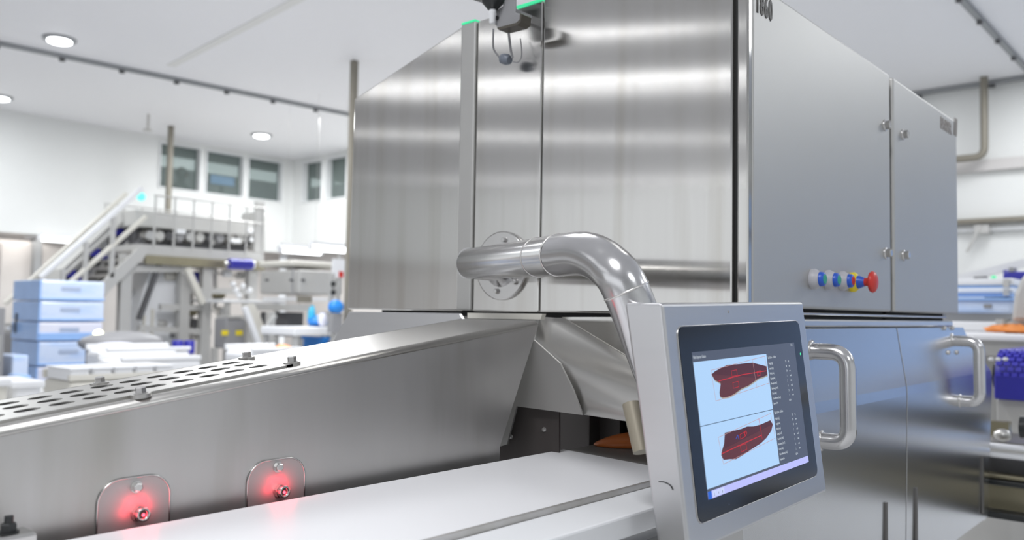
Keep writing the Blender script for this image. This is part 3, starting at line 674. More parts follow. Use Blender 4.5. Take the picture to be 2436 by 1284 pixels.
def crom(ps, n=8):
    out = []; ps = [ps[0] * 2 - ps[1]] + ps + [ps[-1] * 2 - ps[-2]]
    for i in range(1, len(ps) - 2):
        for k in range(n):
            t = k / n; a, b, c_, d = ps[i - 1:i + 3]
            out.append(.5 * ((2 * b) + (c_ - a) * t + (2 * a - 5 * b + 4 * c_ - d) * t * t + (-a + 3 * b - 3 * c_ + d) * t ** 3))
    return out + [ps[-2]]
MB().tube([e1, k1], pr, 32).build('sleeve', 'pipe', arm)
low = PD(1563, 885, 1.085); end_ = PD(1612, 985, 1.098); path = crom([k1, k2, k3, k4, low, end_], 10); MB().tube(path[:31], pr, 32).build('elbow', 'pipe', arm)
MB().tube(path[30:], pr, 32).build('down_tube', 'pipe', arm)
for a, b in ((e1, (k1 - e1)), (k1, (k2 - e1)), (path[30], (path[31] - path[29]))):
    a_ = b.normalized(); MB().lathe(a - a_ * .0015, a_, [(0, pr), (.0008, pr + .0009), (.0022, pr + .0009), (.003, pr)], 32, cap=False).build('weld_bead', 'weld', arm)
# joint between arm and the monitor back
jp = low; jp = end_
MB().lathe(jp - V((0.03, 0, 0)), (1, 0, 0), [(0, .034), (.045, .034)], 24).build('swivel_joint', 'pipe', arm)
ct = PD(1502, 960, 1.06); cbm = PD(1527, 1075, 1.03)
MB().tube([ct, cbm], [.012, .011], 16).build('bushing', mat('tan_bushing', (0.30, 0.27, 0.21), 0.45, 0.3), arm)

# ================================================================== MONITOR
mo = V((-.512, .854, 1.5145)); ro = math.radians(1.35)
nrm = V((.993, 0, .117)).normalized(); u_ = V((0, 1, 0)); v_ = nrm.cross(u_) * -1
u_, v_ = (u_ * math.cos(ro) - v_ * math.sin(ro)).normalized(), (v_ * math.cos(ro) + u_ * math.sin(ro)).normalized()
def mp(u, v, n=0.0): return mo + u_ * u + v_ * v + nrm * n
mn = thing('touch_monitor', mp(.208, .28, -.03), 'stainless steel cased monitor with black glass and two fillet pictures on screen', 'monitor')
W, HM, TK = .417, .286, .053
def mbox(u0, v0, u1, v1, n0, n1):
    vs = [mp(u, v, n) for n in (n0, n1) for (u, v) in ((u0, v0), (u1, v0), (u1, v1), (u0, v1))]
    return vs, [(3, 2, 1, 0), (4, 5, 6, 7), (0, 1, 5, 4), (1, 2, 6, 5), (2, 3, 7, 6), (3, 0, 4, 7)]
vs, fs = mbox(0, 0, W, HM, -TK, 0)
for a_, b_, dv in ((0, 4, V((-.053, 0, 0))), (1, 5, V((-.053, 0, 0))), (2, 6, V((-.040, 0, -.007))), (3, 7, V((-.040, 0, -.007)))): vs[a_] = vs[b_] + dv
MB().add(vs, fs).build('casing', 'mon', mn, .004, seg=4)
def rrect(u0, v0, u1, v1, r, n, k=6):
    out = []
    for (cu, cv_, t0) in ((u1 - r, v0 + r, -90), (u1 - r, v1 - r, 0), (u0 + r, v1 - r, 90), (u0 + r, v0 + r, 180)):
        for i in range(k + 1):
            t = math.radians(t0 + 90 * i / k); out.append(mp(cu + r * math.cos(t), cv_ + r * math.sin(t), n))
    return out
bz = MB().prism(rrect(.027, .029, .388, .257, .011, .0002), nrm * .0012).build('screen_glass', 'glass', mn)
MB().tube(rrect(.026, .028, .389, .258, .012, .0004) + [rrect(.026, .028, .389, .258, .012, .0004)[0]], .0007, 6).build('rim', 'bolt', mn)
dp = MB().prism([mp(.053, .060, .0014), mp(.360, .060, .0014), mp(.360, .231, .0014), mp(.053, .231, .0014)], nrm * .0003).build('display', 's_bg', mn)
def flat(pts, m_, lay, name, close=True):
    return MB().prism([mp(u / 1000, v / 1000, .0017 + lay * .00012) for u, v in pts], nrm * .0001).build(name, m_, dp)
def sh(pts, k): return [(u, v - k * (250 - u) / 310.0) for u, v in pts]
def cor(u, v): return (u, v + (u - 0) * math.tan(ro) * 1.0)  # points measured in an unrolled frame
flat([(54, 72), (260, 72), (260, 222), (54, 222)], 's_white', 0, 'picture_area')
flat([(54, 148), (260, 148), (260, 148.8), (54, 148.8)], 's_line', 1, 'divider')
flat([(54, 222), (260, 222), (260, 225), (54, 225)], 's_bg', 1, 'divider')
flat([(54, 225), (359, 225), (359, 234), (54, 234)], 's_task', 1, 'task_bar')
flat([(54, 225), (63, 225), (63, 234), (54, 234)], 's_blue', 2, 'start_key')
for k in range(3): flat([(66 + k * 10, 226), (75 + k * 10, 226), (75 + k * 10, 233), (66 + k * 10, 233)], 's_key', 2, 'task_key')
f1 = [cor(*q) for q in [(96, 89), (104, 86), (115, 83.5), (140, 79), (174, 79), (195, 78.5), (214, 78.5), (236, 82), (256, 85), (254, 97), (240, 99), (227, 100), (193, 108), (171, 111), (152, 116), (135, 119), (118, 119), (111, 117), (111, 112), (114, 107), (117, 101), (102, 96)]]
f2 = [cor(*q) for q in [(113, 162), (134, 162), (159, 161.5), (176, 160), (194, 161.5), (216, 161), (247, 158), (253, 164), (246, 172), (228, 180), (210, 185), (178, 190), (156, 194), (134, 197), (118, 195), (102, 194), (97, 188), (101, 182), (108, 175)]]
def sha(p, du, dv): return [(u + du, v + dv) for u, v in p]
OFF = -2.0
f1 = sha(f1, 0, OFF); f2 = sha(f2, 0, OFF)
flat(sha(f1, 1, 1.6), 's_edge', 1, 'fillet_rim'); flat(f1, 's_fish', 2, 'fillet_picture')
flat([f1[0]] + f1[11:], 's_fish2', 3, 'fillet_belly')
flat(f2, 's_fish', 2, 'fillet_picture'); flat([f2[i] for i in (7, 8, 9, 10, 11, 12, 13, 14, 15, 16, 17)], 's_fish2', 3, 'fillet_belly')
def line(pts, w_, m_, lay, name, parent=dp, closed=True):
    b = MB(); pts = [cor(*q) for q in pts]; pts = sha(pts, 0, OFF)
    seq = list(zip(pts, pts[1:] + ([pts[0]] if closed else [])))
    if not closed: seq = list(zip(pts[:-1], pts[1:]))
    for (a0, a1), (b0, b1) in seq:
        d = V((b0 - a0, b1 - a1, 0)); d.normalize(); nx, ny = -d.y * w_ / 2, d.x * w_ / 2
        b.prism([mp((a0 + nx) / 1000, (a1 + ny) / 1000, .0017 + lay * .00012), mp((b0 + nx) / 1000, (b1 + ny) / 1000, .0017 + lay * .00012),
                 mp((b0 - nx) / 1000, (b1 - ny) / 1000, .0017 + lay * .00012), mp((a0 - nx) / 1000, (a1 - ny) / 1000, .0017 + lay * .00012)], nrm * .00008)
    return b.build(name, m_, parent)
line([(95, 84), (253, 71), (257, 108), (99, 122)], .55, 's_box', 4, 'measuring_frame'); line([(94, 166), (250, 149), (255, 183), (100, 199)], .55, 's_box', 4, 'measuring_frame')
line([(112, 98), (180, 93), (253, 91)], .9, 's_red', 4, 'centre_line', closed=False); line([(100, 186), (160, 180), (214, 175)], .9, 's_red', 4, 'centre_line', closed=False)
line([(214, 74), (217, 111)], .5, 's_box', 4, 'measuring_line', closed=False); line([(212, 153), (215, 180)], .7, 's_red', 4, 'measuring_line', closed=False)
for q in ([(149, 87), (164, 86), (164, 93), (149, 94)], [(149, 102), (165, 101), (165, 108), (149, 109)], [(223, 91), (234, 90), (234, 96), (223, 97)], [(149, 182), (166, 181), (167, 188), (151, 190)], [(152, 168), (166, 166), (166, 172), (152, 174)]):
    line(q, .5, 's_red', 5, 'measuring_frame')
line([(140, 172), (146, 168), (148, 174)], .7, 's_blue', 5, 'measuring_line', closed=False); line([(164, 168), (170, 165), (172, 168), (167, 171)], .8, 's_red', 5, 'measuring_line')
def stx(s, u, v, size, sx=.75, m_='s_txt', name='screen_text'):
    return text(name, s, mp(u / 1000, v / 1000, .0021), u_, -v_, size / 1000, m_, dp, sx=sx, depth=.00003)
stx('Fillet Inspector Station', 54.5, 68.0, 5.6, .62); stx('17:42', 345, 65, 5, .6)
for base, title, vals in ((80, 'Left lane - Online', ('742', '384', '179', '1', '2', '0', '21', '1')), (156, 'Right lane - Online', ('715', '391', '167', '2', '20', '2', '15', '2'))):
    stx(title, 263, base - 1, 5.2, .72)
    for k, s in enumerate(('Weight [kg]', 'Length [mm]', 'Width [mm]', 'Gaping [mm2]', 'Bloodspot [mm2]', 'Skin damage [mm2]', 'Color [code]', 'Color difference [code]')):
        stx(s, 263, base + 7 + k * 6.9, 4.2, .66); stx(vals[k], 319, base + 7 + k * 6.9, 4.2, .66); stx(('kg', 'mm', 'mm', 'mm2', 'mm2', 'mm2', 'code', 'code')[k], 330, base + 7 + k * 6.9, 4.0, .66)
    stx('Sequence No', 263, base + 7 + 8 * 6.9, 4.2, .66); stx('82514', 317, base + 7 + 8 * 6.9, 4.2, .66)
for k, s in enumerate('SVR'): stx(s, 69 + k * 10, 232, 5, .7, 's_line')
MB().lathe(mp(.379, .078, .0012), nrm, [(0, .0022), (.0004, .0020)], 12).build('status_light', 'green', mn)
MB().lathe(mp(.104, .2485, .0012), nrm, [(0, .0011), (.0003, .0010)], 10).build('camera_lens', 's_line', mn)
hexa(MB(), mp(.165, .012, 0), nrm, .0016, .001).build('screw', 'bolt', mn)
line([(-1, 0), (-1, 0.1)], .01, 's_line', 0, 'scratch', mn) if False else None
MB().tube(fil([mp(.0, .205, -.030), mp(-.0008, .205, -.022), mp(-.0008, .209, -.014), mp(-.0008, .214, -.012)], .004), .0006, 6).build('scratch', 'blk', mn)

# ================================================================== SENSOR ABOVE THE FACE
sn = thing('signal_beacon', PY(1200, 20, 1.24), 'black beacon on a grey bracket with a loose cable at the top of the machine', 'beacon')
Yb = 1.24
def yp(pts, Y, t): return MB().prism([PY(a, b, Y) for a, b in pts], (0, t, 0))
c = PY(1172, 14, Yb)
MB().lathe(c + V((0, 0, .10)), (0, 0, -1), [(0, .026), (.085, .026), (.095, .022), (.108, .010)], 28).build('lamp_body', 'blk', sn)
MB().lathe(PY(1160, -8, Yb), (0, 0, 1), [(0, .036), (.006, .040), (.012, .040)], 28).build('collar', 'grey', sn)
MB().lathe(PY(1172, 20, Yb), (0, 0, -1), [(0, .006), (.005, .0075), (.008, .0075), (.010, .0065), (.030, .0065), (.032, .005)], 18).build('connector', 'white', sn)
yp([(1180, 26), (1196, 14), (1205, -20), (1226, -20), (1226, 30), (1238, 34), (1238, 50), (1228, 58), (1186, 68), (1178, 58)], Yb + .012, .004).build('bracket', 'grey', sn, .001)
yp([(1182, 66), (1228, 54), (1236, 46), (1237, 30), (1241, 33), (1239, 52), (1230, 60), (1186, 71)], Yb - .01, .03).build('bracket_lip', mat('dark_bronze', (0.10, 0.09, 0.075), 0.4, 0.5), sn)
MB().lathe(PY(1183, 43, Yb + .011), (0, -1, 0), [(0, .0045), (.002, .0045)], 14).build('bolt', 'blk', sn)
MB().tube(crom([PY(1174, 68, Yb), PY(1173, 100, Yb + .01), PY(1175, 118, Yb + .02), PY(1188, 136, Yb + .03), PY(1198, 141, Yb + .035)]), .0020, 8).build('cable', 'grey', sn)
MB().tube(crom([PY(1209, 66, Yb + .015), PY(1212, 95, Yb + .02), PY(1215, 118, Yb + .03), PY(1219, 138, Yb + .035)]), .0026, 8).build('cable', 'grey', sn)
a = PY(1193, 139, Yb + .035); b = PY(1218, 144, Yb + .035); MB().lathe(a, b - a, [(0, .006), (.003, .0105), (.017, .0115), (.020, .009), (.024, .0085)], 20).build('plug', mat('slate_plug', (0.16, 0.18, 0.22), 0.4), sn)
MB().tube(crom([PY(1220, 147, Yb + .035), PY(1232, 148, Yb + .04), PY(1240, 138, Yb + .045), PY(1241, 118, Yb + .05), PY(1238, 92, Yb + .055)]), .0012, 6).build('cable', 'grey', sn)
q_ = PY(1216, 30, Yb + .014); MB().box((q_.x - .008, Yb + .014, q_.z - .008), (q_.x + .008, YF + .002, q_.z + .008)).build('mounting_arm', 'grey', sn)
# ================================================================== BACKGROUND LEFT
def XR(x0, y0, x1, y1, Xc, dep, mb=None):
    a = PX(x0, y0, Xc); b = PX(x1, y1, Xc); ya = min(PX(x0, y0, Xc - dep).y, a.y + .7 * (b.y - a.y))
    return (mb or MB()).box((Xc - dep, ya, b.z), (Xc, b.y, a.z))
def XBAR(x0, y0, x1, y1, Xc, w_, mb=None, h_=None): return (mb or MB()).bar(PX(x0, y0, Xc), PX(x1, y1, Xc), w_, h_ or w_)
XP = -11.0
# staircase
stc = thing('steel_staircase', PX(60, 760, XP), 'steel staircase with pale handrails climbing to the raised platform', 'stairs')
for (q, Xc, w_, m_) in (((12, 722, 300, 460), XP - .8, .055, 'cream'), ((96, 660, 338, 448), XP, .065, 'white'), ((100, 730, 347, 515), XP, .055, 'cream'), ((60, 740, 322, 500), XP - .8, .045, 'steel2')):
    MB().tube([PX(q[0], q[1], Xc), PX(q[2], q[3], Xc)], w_ / 2 * 1.1).build('handrail', m_, stc)
XBAR(110, 815, 346, 590, XP, .05, h_=.14).build('stringer', 'steel2', stc); XBAR(60, 815, 322, 575, XP - .8, .05, h_=.14).build('stringer', 'steel2', stc)
for k in range(12):
    t = (k + .5) / 12; a = PX(110 + 236 * t, 815 - 225 * t, XP); MB().box((XP - .8, a.y - .11, a.z - .02), (XP - .02, a.y + .11, a.z + .02)).build('tread', 'steel', stc)
for x, y0, y1 in ((270, 515, 660), (205, 575, 725), (150, 640, 780)):
    a = PX(x, y0, XP); b = PX(x, y1, XP); MB().box((XP - .025, a.y - .025, b.z), (XP + .025, a.y + .025, a.z)).build('post', 'steel2', stc)
# inclined conveyor beside stairs
ic = thing('incline_conveyor', PX(200, 700, XP - 1.2), 'dark inclined conveyor with purple flights rising behind the stair rails', 'conveyor')
MB().prism([PX(130, 700, XP - 1.0), PX(150, 640, XP - 1.0), PX(300, 500, XP - 1.0), PX(345, 500, XP - 1.0), PX(330, 560, XP - 1.0), PX(180, 720, XP - 1.0)], (-.5, 0, 0)).build('side_frame', 'steel2', ic)
for k in range(9):
    t = k / 8; c = PX(165 + 150 * t, 672 - 135 * t, XP - .98); MB().box(c + V((-.02, -.13, -.09)), c + V((.03, .10, .07))).build('flight', ('dkgrey', 'motor', 'grey')[k % 3], ic)
# lower dark conveyor strip between rails
MB().prism([PX(225, 690, XP - .5), PX(300, 610, XP - .5), PX(352, 545, XP - .5), PX(352, 570, XP - .5), PX(315, 625, XP - .5), PX(240, 715, XP - .5)], (-.1, 0, 0)).build('lower_belt', 'dkgrey', ic)
tag(MB().ball(PX(336, 468, XP - .1), .055).build('signal_lamp', 'cyanled', loc=PX(336, 468, XP - .1)), 'small glowing turquoise lamp at the top of the stair handrail', 'lamp')
# platform
pf = thing('raised_platform', PX(480, 830, XP - .5), 'raised steel platform with thin guard rails and machinery on top', 'platform')
pa = PX(345, 588, XP); pb_ = PX(628, 600, XP); zd = pa.z
MB().box((XP - 1.6, pa.y - .1, zd - .10), (XP, pb_.y, zd + .04)).build('deck', 'steel2', pf)
MB().box((XP - .02, pa.y, zd - .22), (XP + .03, pb_.y, zd - .10)).build('deck_beam', 'olive', pf)
zr = PX(350, 462, XP).z
for z in (zr, (zr * 2 + zd) / 3):
    for Xc in (XP, XP - 1.55): MB().tube([(Xc, pa.y + .1, z), (Xc, pb_.y, z)], .011, 8).build('rail', 'steel2', pf)
n = 7
for k in range(n):
    y = pa.y + .12 + (pb_.y - pa.y - .15) * k / (n - 1)
    for Xc in (XP, XP - 1.55): MB().box((Xc - .010, y - .010, zd), (Xc + .010, y + .010, zr)).build('post', 'steel2', pf)
XR(605, 478, 626, 600, XP, .05).build('end_gate', 'steel2', pf)
# row of process units on the platform
un = thing('platform_machine', PX(480, 590, XP - .5), 'long grey topped machine with a dark row of valves on the platform', 'machine')
a = PX(322, 497, XP - .4); b = PX(614, 590, XP - .4)
MB().box((XP - 1.2, a.y, PX(330, 538, XP - .4).z), (XP - .4, b.y, a.z)).build('cover', 'steel2', un, .02)
MB().box((XP - 1.1, a.y + .1, zd + .04), (XP - .6, b.y - .1, PX(330, 538, XP - .4).z)).build('base', 'dkgrey', un)
for k in range(11):
    x = 352 + k * 24; c = PX(x, 560 + k * .8, XP - .5)
    MB().lathe(c, (1, 0, 0), [(-.1, .085), (0, .095), (.03, .06), (.06, .065)], 14).build('valve', ('steel', 'grey', 'dkgrey', 'steel2')[(k * 3) % 4], un)
    if k % 2 == 0: XR(x + 8, 540, x + 14, 582, XP - .45, .05).build('divider', 'steel', un)
for x, y in ((430, 550), (560, 572), (600, 548), (605, 570)): XR(x - 12, y - 6, x + 12, y + 6, XP - .38, .03).build('label_plate', 'white', un)
# end drum
c = PX(612, 520, XP - .5); MB().box(c + V((-.3, -.12, -.5)), c + V((.1, .12, .1))).build('end_housing', 'steel2', un, .05)
# frame below the platform
for x, y1 in ((440, 835), (492, 840), (300, 720), (600, 700)):
    a = PX(x, 606, XP - .1); MB().box((XP - .17, a.y - .07, 0), (XP - .05, a.y + .07, zd - .1)).build('leg', 'steel2', pf)
for q in ((300, 640, 430, 640), (380, 730, 500, 732), (440, 690, 600, 694), (330, 780, 500, 790)): XBAR(*q, XP - .1, .08).build('cross_beam', 'steel2', pf)
XBAR(445, 640, 482, 722, XP + .1, .08).build('brace', 'cream', pf); XBAR(380, 625, 330, 760, XP - .1, .06).build('brace', 'dkgrey', pf)
# white hopper panels under platform
hp = thing('white_hopper', PX(390, 800, XP - .3), 'white tapering hopper with folded panels under the platform', 'hopper')
MB().prism([PX(362, 622, XP - .3), PX(408, 622, XP - .3), PX(432, 690, XP - .3), PX(415, 825, XP - .3), PX(325, 825, XP - .3), PX(330, 730, XP - .3)], (-.5, 0, 0)).build('body', 'white', hp, .02)
XR(372, 612, 425, 650, XP - .25, .5).build('cap', 'cream', hp)
XR(338, 750, 344, 822, XP - .27, .04).build('rib', 'cream', hp); XR(358, 735, 364, 822, XP - .27, .04).build('rib', 'cream', hp)
pn = MB(); XR(280, 690, 318, 800, XP - .6, .05, pn); o = pn.build('splash_board', 'white', loc=PX(300, 800, XP - .6)); tag(o, 'white upright panel between the blue stack and the hopper', 'panel')
# assorted machinery under the platform
mx = thing('pump_unit', PX(440, 830, XP - .4), 'cluster of grey pumps, pipes and valves under the platform deck', 'machine')
rnd = random.Random(3)
for (x, y, s, m_) in ((405, 655, 16, 'cream'), (430, 690, 14, 'steel'), (465, 625, 16, 'dkgrey'), (470, 660, 18, 'motor'), (500, 640, 14, 'steel2'), (455, 740, 15, 'olive'), (425, 740, 8, 'yellow'), (470, 770, 16, 'dkgrey'), (520, 700, 16, 'olive'), (540, 650, 13, 'white'), (575, 655, 12, 'steel2'), (600, 652, 14, 'dkgrey'), (420, 790, 18, 'grey'), (470, 800, 14, 'steel'), (530, 740, 14, 'steel'), (385, 770, 12, 'steel2')):
    c = PX(x, y, XP - .3); r_ = s * .0056; ty = rnd.random()
    if ty < .5: MB().lathe(c - V((0, r_, 0)), (0, 1, 0), [(0, r_ * .7), (r_ * .4, r_ * .8), (r_ * 1.6, r_ * .8), (r_ * 2, r_ * .5)], 14).build('pump', m_, mx)
    else: MB().box(c - V((r_, r_, r_ * .8)), c + V((r_ * .6, r_, r_ * .8))).build('gearbox', m_, mx, .02)
    MB().cyl(c, c + V((-.4, 0, 0)), r_ * .3).build('pipe', 'steel', mx)
for q in ((425, 660, 425, 800), (455, 650, 455, 830), (512, 620, 512, 735)): MB().tube([PX(q[0], q[1], XP - .35), PX(q[2], q[3], XP - .35)], .035).build('pipe', 'steel', mx)
# blue motor
mt = thing('drive_motor', PX(572, 636, XP + .3), 'dark blue cylindrical motor hanging under the platform edge', 'motor')
a = PX(545, 627, XP + .3); b = PX(598, 629, XP + .3); MB().cyl(a, b, .075).build('body', 'motor', mt); MB().cyl(b, b + (b - a) * .12, .055).build('end_cap', 'white', mt); MB().cyl(a - (b - a) * .2, a, .03).build('shaft', 'steel', mt)
for k in range(5): c = a.lerp(b, .15 + .17 * k); MB().cyl(c, c + (b - a) * .03, .082).build('fin', 'motor', mt)
MB().box((XP + .25, (a.y + b.y) / 2 - .03, a.z + .05), (XP + .35, (a.y + b.y) / 2 + .03, zd - .1)).box((XP - .2, (a.y + b.y) / 2 - .03, zd - .16), (XP + .25, (a.y + b.y) / 2 + .03, zd - .1)).build('hanger', 'steel2', mt)
# grey control box with yellow labels
cb = thing('control_box', PX(547, 830, XP + .9), 'grey electrical control box with two yellow warning labels', 'box')
XR(510, 757, 583, 828, XP + .9, .3).build('casing', 'grey', cb, .02)
for x in (535, 569): XR(x - 8, 786, x + 8, 797, XP + .912, .012).build('warning_label', 'yellow', cb)
XR(515, 750, 578, 757, XP + .92, .32).build('lid', 'steel2', cb)
a = PX(520, 828, XP + .8); b = PX(573, 828, XP + .8)
for y in (a.y, b.y): MB().box((XP + .65, y - .03, 0), (XP + .75, y + .03, a.z)).build('leg', 'steel2', cb)
# discharge chute tube
ch = thing('discharge_chute', PX(612, 780, XP + 1.4), 'pale chute leaning down to the right beside the grey control box', 'chute')
MB().prism([PX(588, 722, XP + 1.4), PX(606, 722, XP + 1.4), PX(642, 806, XP + 1.4), PX(622, 818, XP + 1.4)], (-.15, 0, 0)).build('trough', 'cream', ch)
XBAR(582, 730, 620, 828, XP + 1.45, .06).build('side_strip', 'white', ch)
a = PX(620, 818, XP + 1.3); MB().box((XP + 1.25, a.y - .03, 0), (XP + 1.31, a.y + .03, a.z)).build('leg', 'steel2', ch)
# bright tray & spray nozzles above it
tr = thing('packing_table', PX(605, 722, XP + .6), 'brightly lit white table top with small steel fittings under the platform', 'table')
a = PX(532, 712, XP + .6); b = PX(680, 722, XP + .6); MB().box((XP - .3, a.y, a.z - .04), (XP + .6, b.y, a.z)).build('table_top', 'white', tr, .01)
for (x, y) in ((555, 676), (562, 690), (578, 680), (568, 702), (594, 690)): MB().ball(PX(x, y, XP + .4), .04).build('fitting', 'white', tr)
XBAR(550, 670, 575, 712, XP + .38, .035).build('fitting_arm', 'steel', tr)
for y in (a.y + .1, b.y - .1): MB().box((XP + .5, y - .03, 0), (XP + .56, y + .03, a.z - .04)).build('leg', 'steel2', tr)
# hooded machine
hd = thing('hooded_machine', PX(720, 790, -9.2), 'wide grey hooded machine with small latches, left of the tall steel housing', 'machine')
XR(612, 612, 815, 640, -9.3, .8).build('top_cover', 'cream', hd, .04)
XR(620, 636, 815, 702, -9.2, .9).build('body', 'steel2', hd, .02)
XR(625, 704, 800, 716, -9.1, 1.0).build('belt_edge', 'white', hd)
XR(628, 722, 745, 740, -9.1, 1.0).build('frame_rail', 'steel2', hd); XR(620, 742, 720, 800, -9.5, .6).build('dark_base', 'dkgrey', hd)
for x in (635, 693, 721): XR(x - 5, 663, x + 5, 669, -9.18, .03).build('latch', 'dkgrey', hd)
XR(695, 637, 697, 702, -9.19, .02).build('panel_joint', 'grey', hd)
XR(706, 703, 742, 720, -9.08, .03).build('opening', 'brown', hd)
a = PX(660, 742, -9.3); MB().box((-9.5, a.y - .04, 0), (-9.4, a.y + .04, a.z)).build('leg', 'steel2', hd); a = PX(790, 742, -9.3); MB().box((-9.5, a.y - .04, 0), (-9.4, a.y + .04, a.z)).build('leg', 'steel2', hd)
XBAR(655, 750, 625, 790, -9.05, .04).build('brace', 'steel2', hd)
ps = thing('notice_board', PX(808, 670, -8.8), 'small white notice with a red mark beside the tall machine edge', 'notice')
XR(790, 615, 826, 662, -8.8, .02).build('sheet', 'white', ps); XR(806, 645, 817, 660, -8.795, .005).build('red_mark', 'bstop', ps)
a = PX(808, 662, -8.82); MB().box((-8.86, a.y - .02, 0), (-8.82, a.y + .02, a.z + .3)).build('post', 'steel2', ps)
vb = MB(); 
va = thing('valve_post', PX(793, 700, -8.7), 'grey post with two black knobs next to the blue bag', 'post')
a = PX(793, 650, -8.7); MB().box((-8.75, a.y - .03, 0), (-8.70, a.y + .03, a.z)).build('post', 'steel2', va)
for y in (675, 695): MB().ball(PX(793, y, -8.66), .035).build('knob', 'blk', va)
# bags and table with blue bin
tb = thing('work_table', PX(745, 790, -8.2), 'small white topped table carrying a blue bag', 'table')
a = PX(700, 778, -8.2); b = PX(800, 780, -8.2)
MB().box((-8.9, a.y, a.z - .10), (-8.2, b.y, a.z)).build('table_top', 'white', tb, .02)
for y in (a.y + .05, b.y - .05):
    for x in (-8.85, -8.25): MB().box((x - .025, y - .025, 0), (x + .025, y + .025, a.z - .1)).build('leg', 'steel2', tb)
bn = thing('blue_crate', PX(760, 835, -8.3), 'bright blue crate below the small white table', 'crate')
XR(735, 806, 782, 830, -8.25, .4).build('body', 'blue', bn, .01); XR(732, 802, 785, 808, -8.22, .45).build('rim', 'blue', bn)
q_ = PX(760, 830, -8.25); MB().box((-8.6, q_.y - .15, 0), (-8.3, q_.y + .15, q_.z)).build('pedestal', 'steel2', bn)
def blob(c, r, sc_, m_, name, lab, cat, seed):
    rn = random.Random(seed); b = MB().ball(c, r, 16, sc_)
    for p in b.v: p += V((rn.uniform(-1, 1), rn.uniform(-1, 1), rn.uniform(-1, 1))) * r * .10
    return tag(b.build(name, m_, loc=c - V((0, 0, r * sc_[2]))), lab, cat)
zt_b = a.z
c = PX(757, 772, -8.5); blob(V((-8.5, c.y, zt_b + .065)), .12, (1, 1.2, .5), 'blue', 'plastic_bag', 'blue plastic bag slumped on the small white table', 'bag', 1)
c = PX(744, 745, -8.6); blob(V((-8.6, PX(742, 745, -8.6).y, zt_b + .13)), .09, (.6, .5, 1.4), 'cyan', 'plastic_bag', 'upright cyan bag at the back of the white table', 'bag', 2)
c = PX(762, 760, -8.4); blob(V((-8.32, PX(770, 760, -8.3).y, zt_b + .085)), .07, (.8, .8, 1.2), 'whitewrap', 'plastic_bag', 'whitish bag beside the blue bag on the small table', 'bag', 3)
c = PX(799, 730, -8.0); o_ = thing('blue_sack', c, 'bright blue sack on a grey stand by the tall machine edge', 'bag')
b_ = MB().ball(c, .10, 16, (.8, 1.0, .85)); b_.build('sack', 'blue', o_)
MB().box(c + V((-.06, -.07, -.30)), c + V((.04, .07, -.07))).build('stand', 'grey', o_); MB().box(V((c.x - .03, c.y - .03, 0)), V((c.x + .02, c.y + .03, c.z - .3))).build('pole', 'steel2', o_)
# wrapped stack of crates
XK_ = -9.6
labs = ['lowest visible', 'second from the bottom', 'third from the bottom', 'second from the top', 'topmost']
a0 = PX(96, 662, XK_); a1 = PX(250, 662, XK_); zz = [PX(96, y, XK_).z for y in (925, 872, 812, 765, 715, 664)]
MB_ = MB().box((XK_ - .75, a0.y + .02, 0.15), (XK_, a1.y - .02, zz[0])); o = MB_.build('wrapped_crate', 'palewrap', bevel=.02, loc=(XK_, a0.y, .15)); tag(o, 'blue wrapped crate at the foot of the stack, mostly hidden behind the guard lid', 'crate', 'film wrapped crates of the stack')
MB().box((XK_ - .75, a0.y, 0), (XK_, a1.y, .15)).build('pallet', 'cream', loc=(XK_, a0.y, 0)); bpy.data.objects['pallet']['label'] = 'pale pallet hidden under the stack of wrapped crates'; bpy.data.objects['pallet']['category'] = 'pallet'
mm = ['whitewrap', 'palewrap', 'whitewrap', 'palewrap', 'palewrap']
names = ['pale blue wrapped crate, lowest of the five in view', 'whitish wrapped crate, second from the bottom of the visible stack', 'whitish blue wrapped crate in the middle of the stack', 'pale blue wrapped crate just under the topmost one', 'pale blue wrapped crate on top of the stack']
for k in range(5):
    jit = rnd.uniform(-.015, .015)
    c0 = V((XK_ - .75, a0.y + jit, zz[k])); r = thing('wrapped_crate', (XK_ - .37, (a0.y + a1.y) / 2, zz[k]), names[k], 'crate', 'film wrapped crates of the stack')
    MB().box((XK_ - .75, a0.y + jit, zz[k] + .003), (XK_, a1.y + jit, zz[k + 1] - .003)).build('body', mm[k], r, .025)
    MB().box((XK_ - .76, a0.y + jit - .008, zz[k] + .006), (XK_ - .0, a0.y + jit + .012, zz[k + 1] - .006)).build('film', 'bluewrap', r, .006)
    MB().box((XK_ - .3, a0.y + jit + .01, zz[k] + .01), (XK_ + .008, a1.y + jit, zz[k] + (.09 if k in (2, 0) else .035))).build('film_band', 'bluewrap', r, .005)
    if k > 0: c = V((XK_ + .004, (a0.y + a1.y) / 2 - .02, (zz[k] + zz[k + 1]) / 2 + .02)); MB().box(c + V((-.002, -.10, -.022)), c + V((.002, .10, .022))).build('printed_mark', mat('grey_print%d' % k, (0.42, 0.50, 0.66), 0.5), r, .004)
a = PX(30, 845, -9.0); b = PX(66, 925, -9.0)
o = MB().box((-9.4, a.y, 0), (-9.0, b.y, a.z)).build('blue_box', 'palewrap', bevel=.02, loc=(-9, a.y, 0)); tag(o, 'light blue box standing left of the wrapped stack', 'box')
a = PX(45, 893, -8.4); b = PX(75, 925, -8.4)
o = MB().box((-8.7, a.y, 0), (-8.4, b.y, a.z)).build('blue_box', 'bluewrap', bevel=.02, loc=(-8.4, a.y, 0)); tag(o, 'smaller bright blue box in front of the wrapped stack', 'box')
lp = thing('signal_pole', PX(234, 870, -8.8), 'thin pole with a small warm lit lamp in front of the wrapped stack', 'lamp')
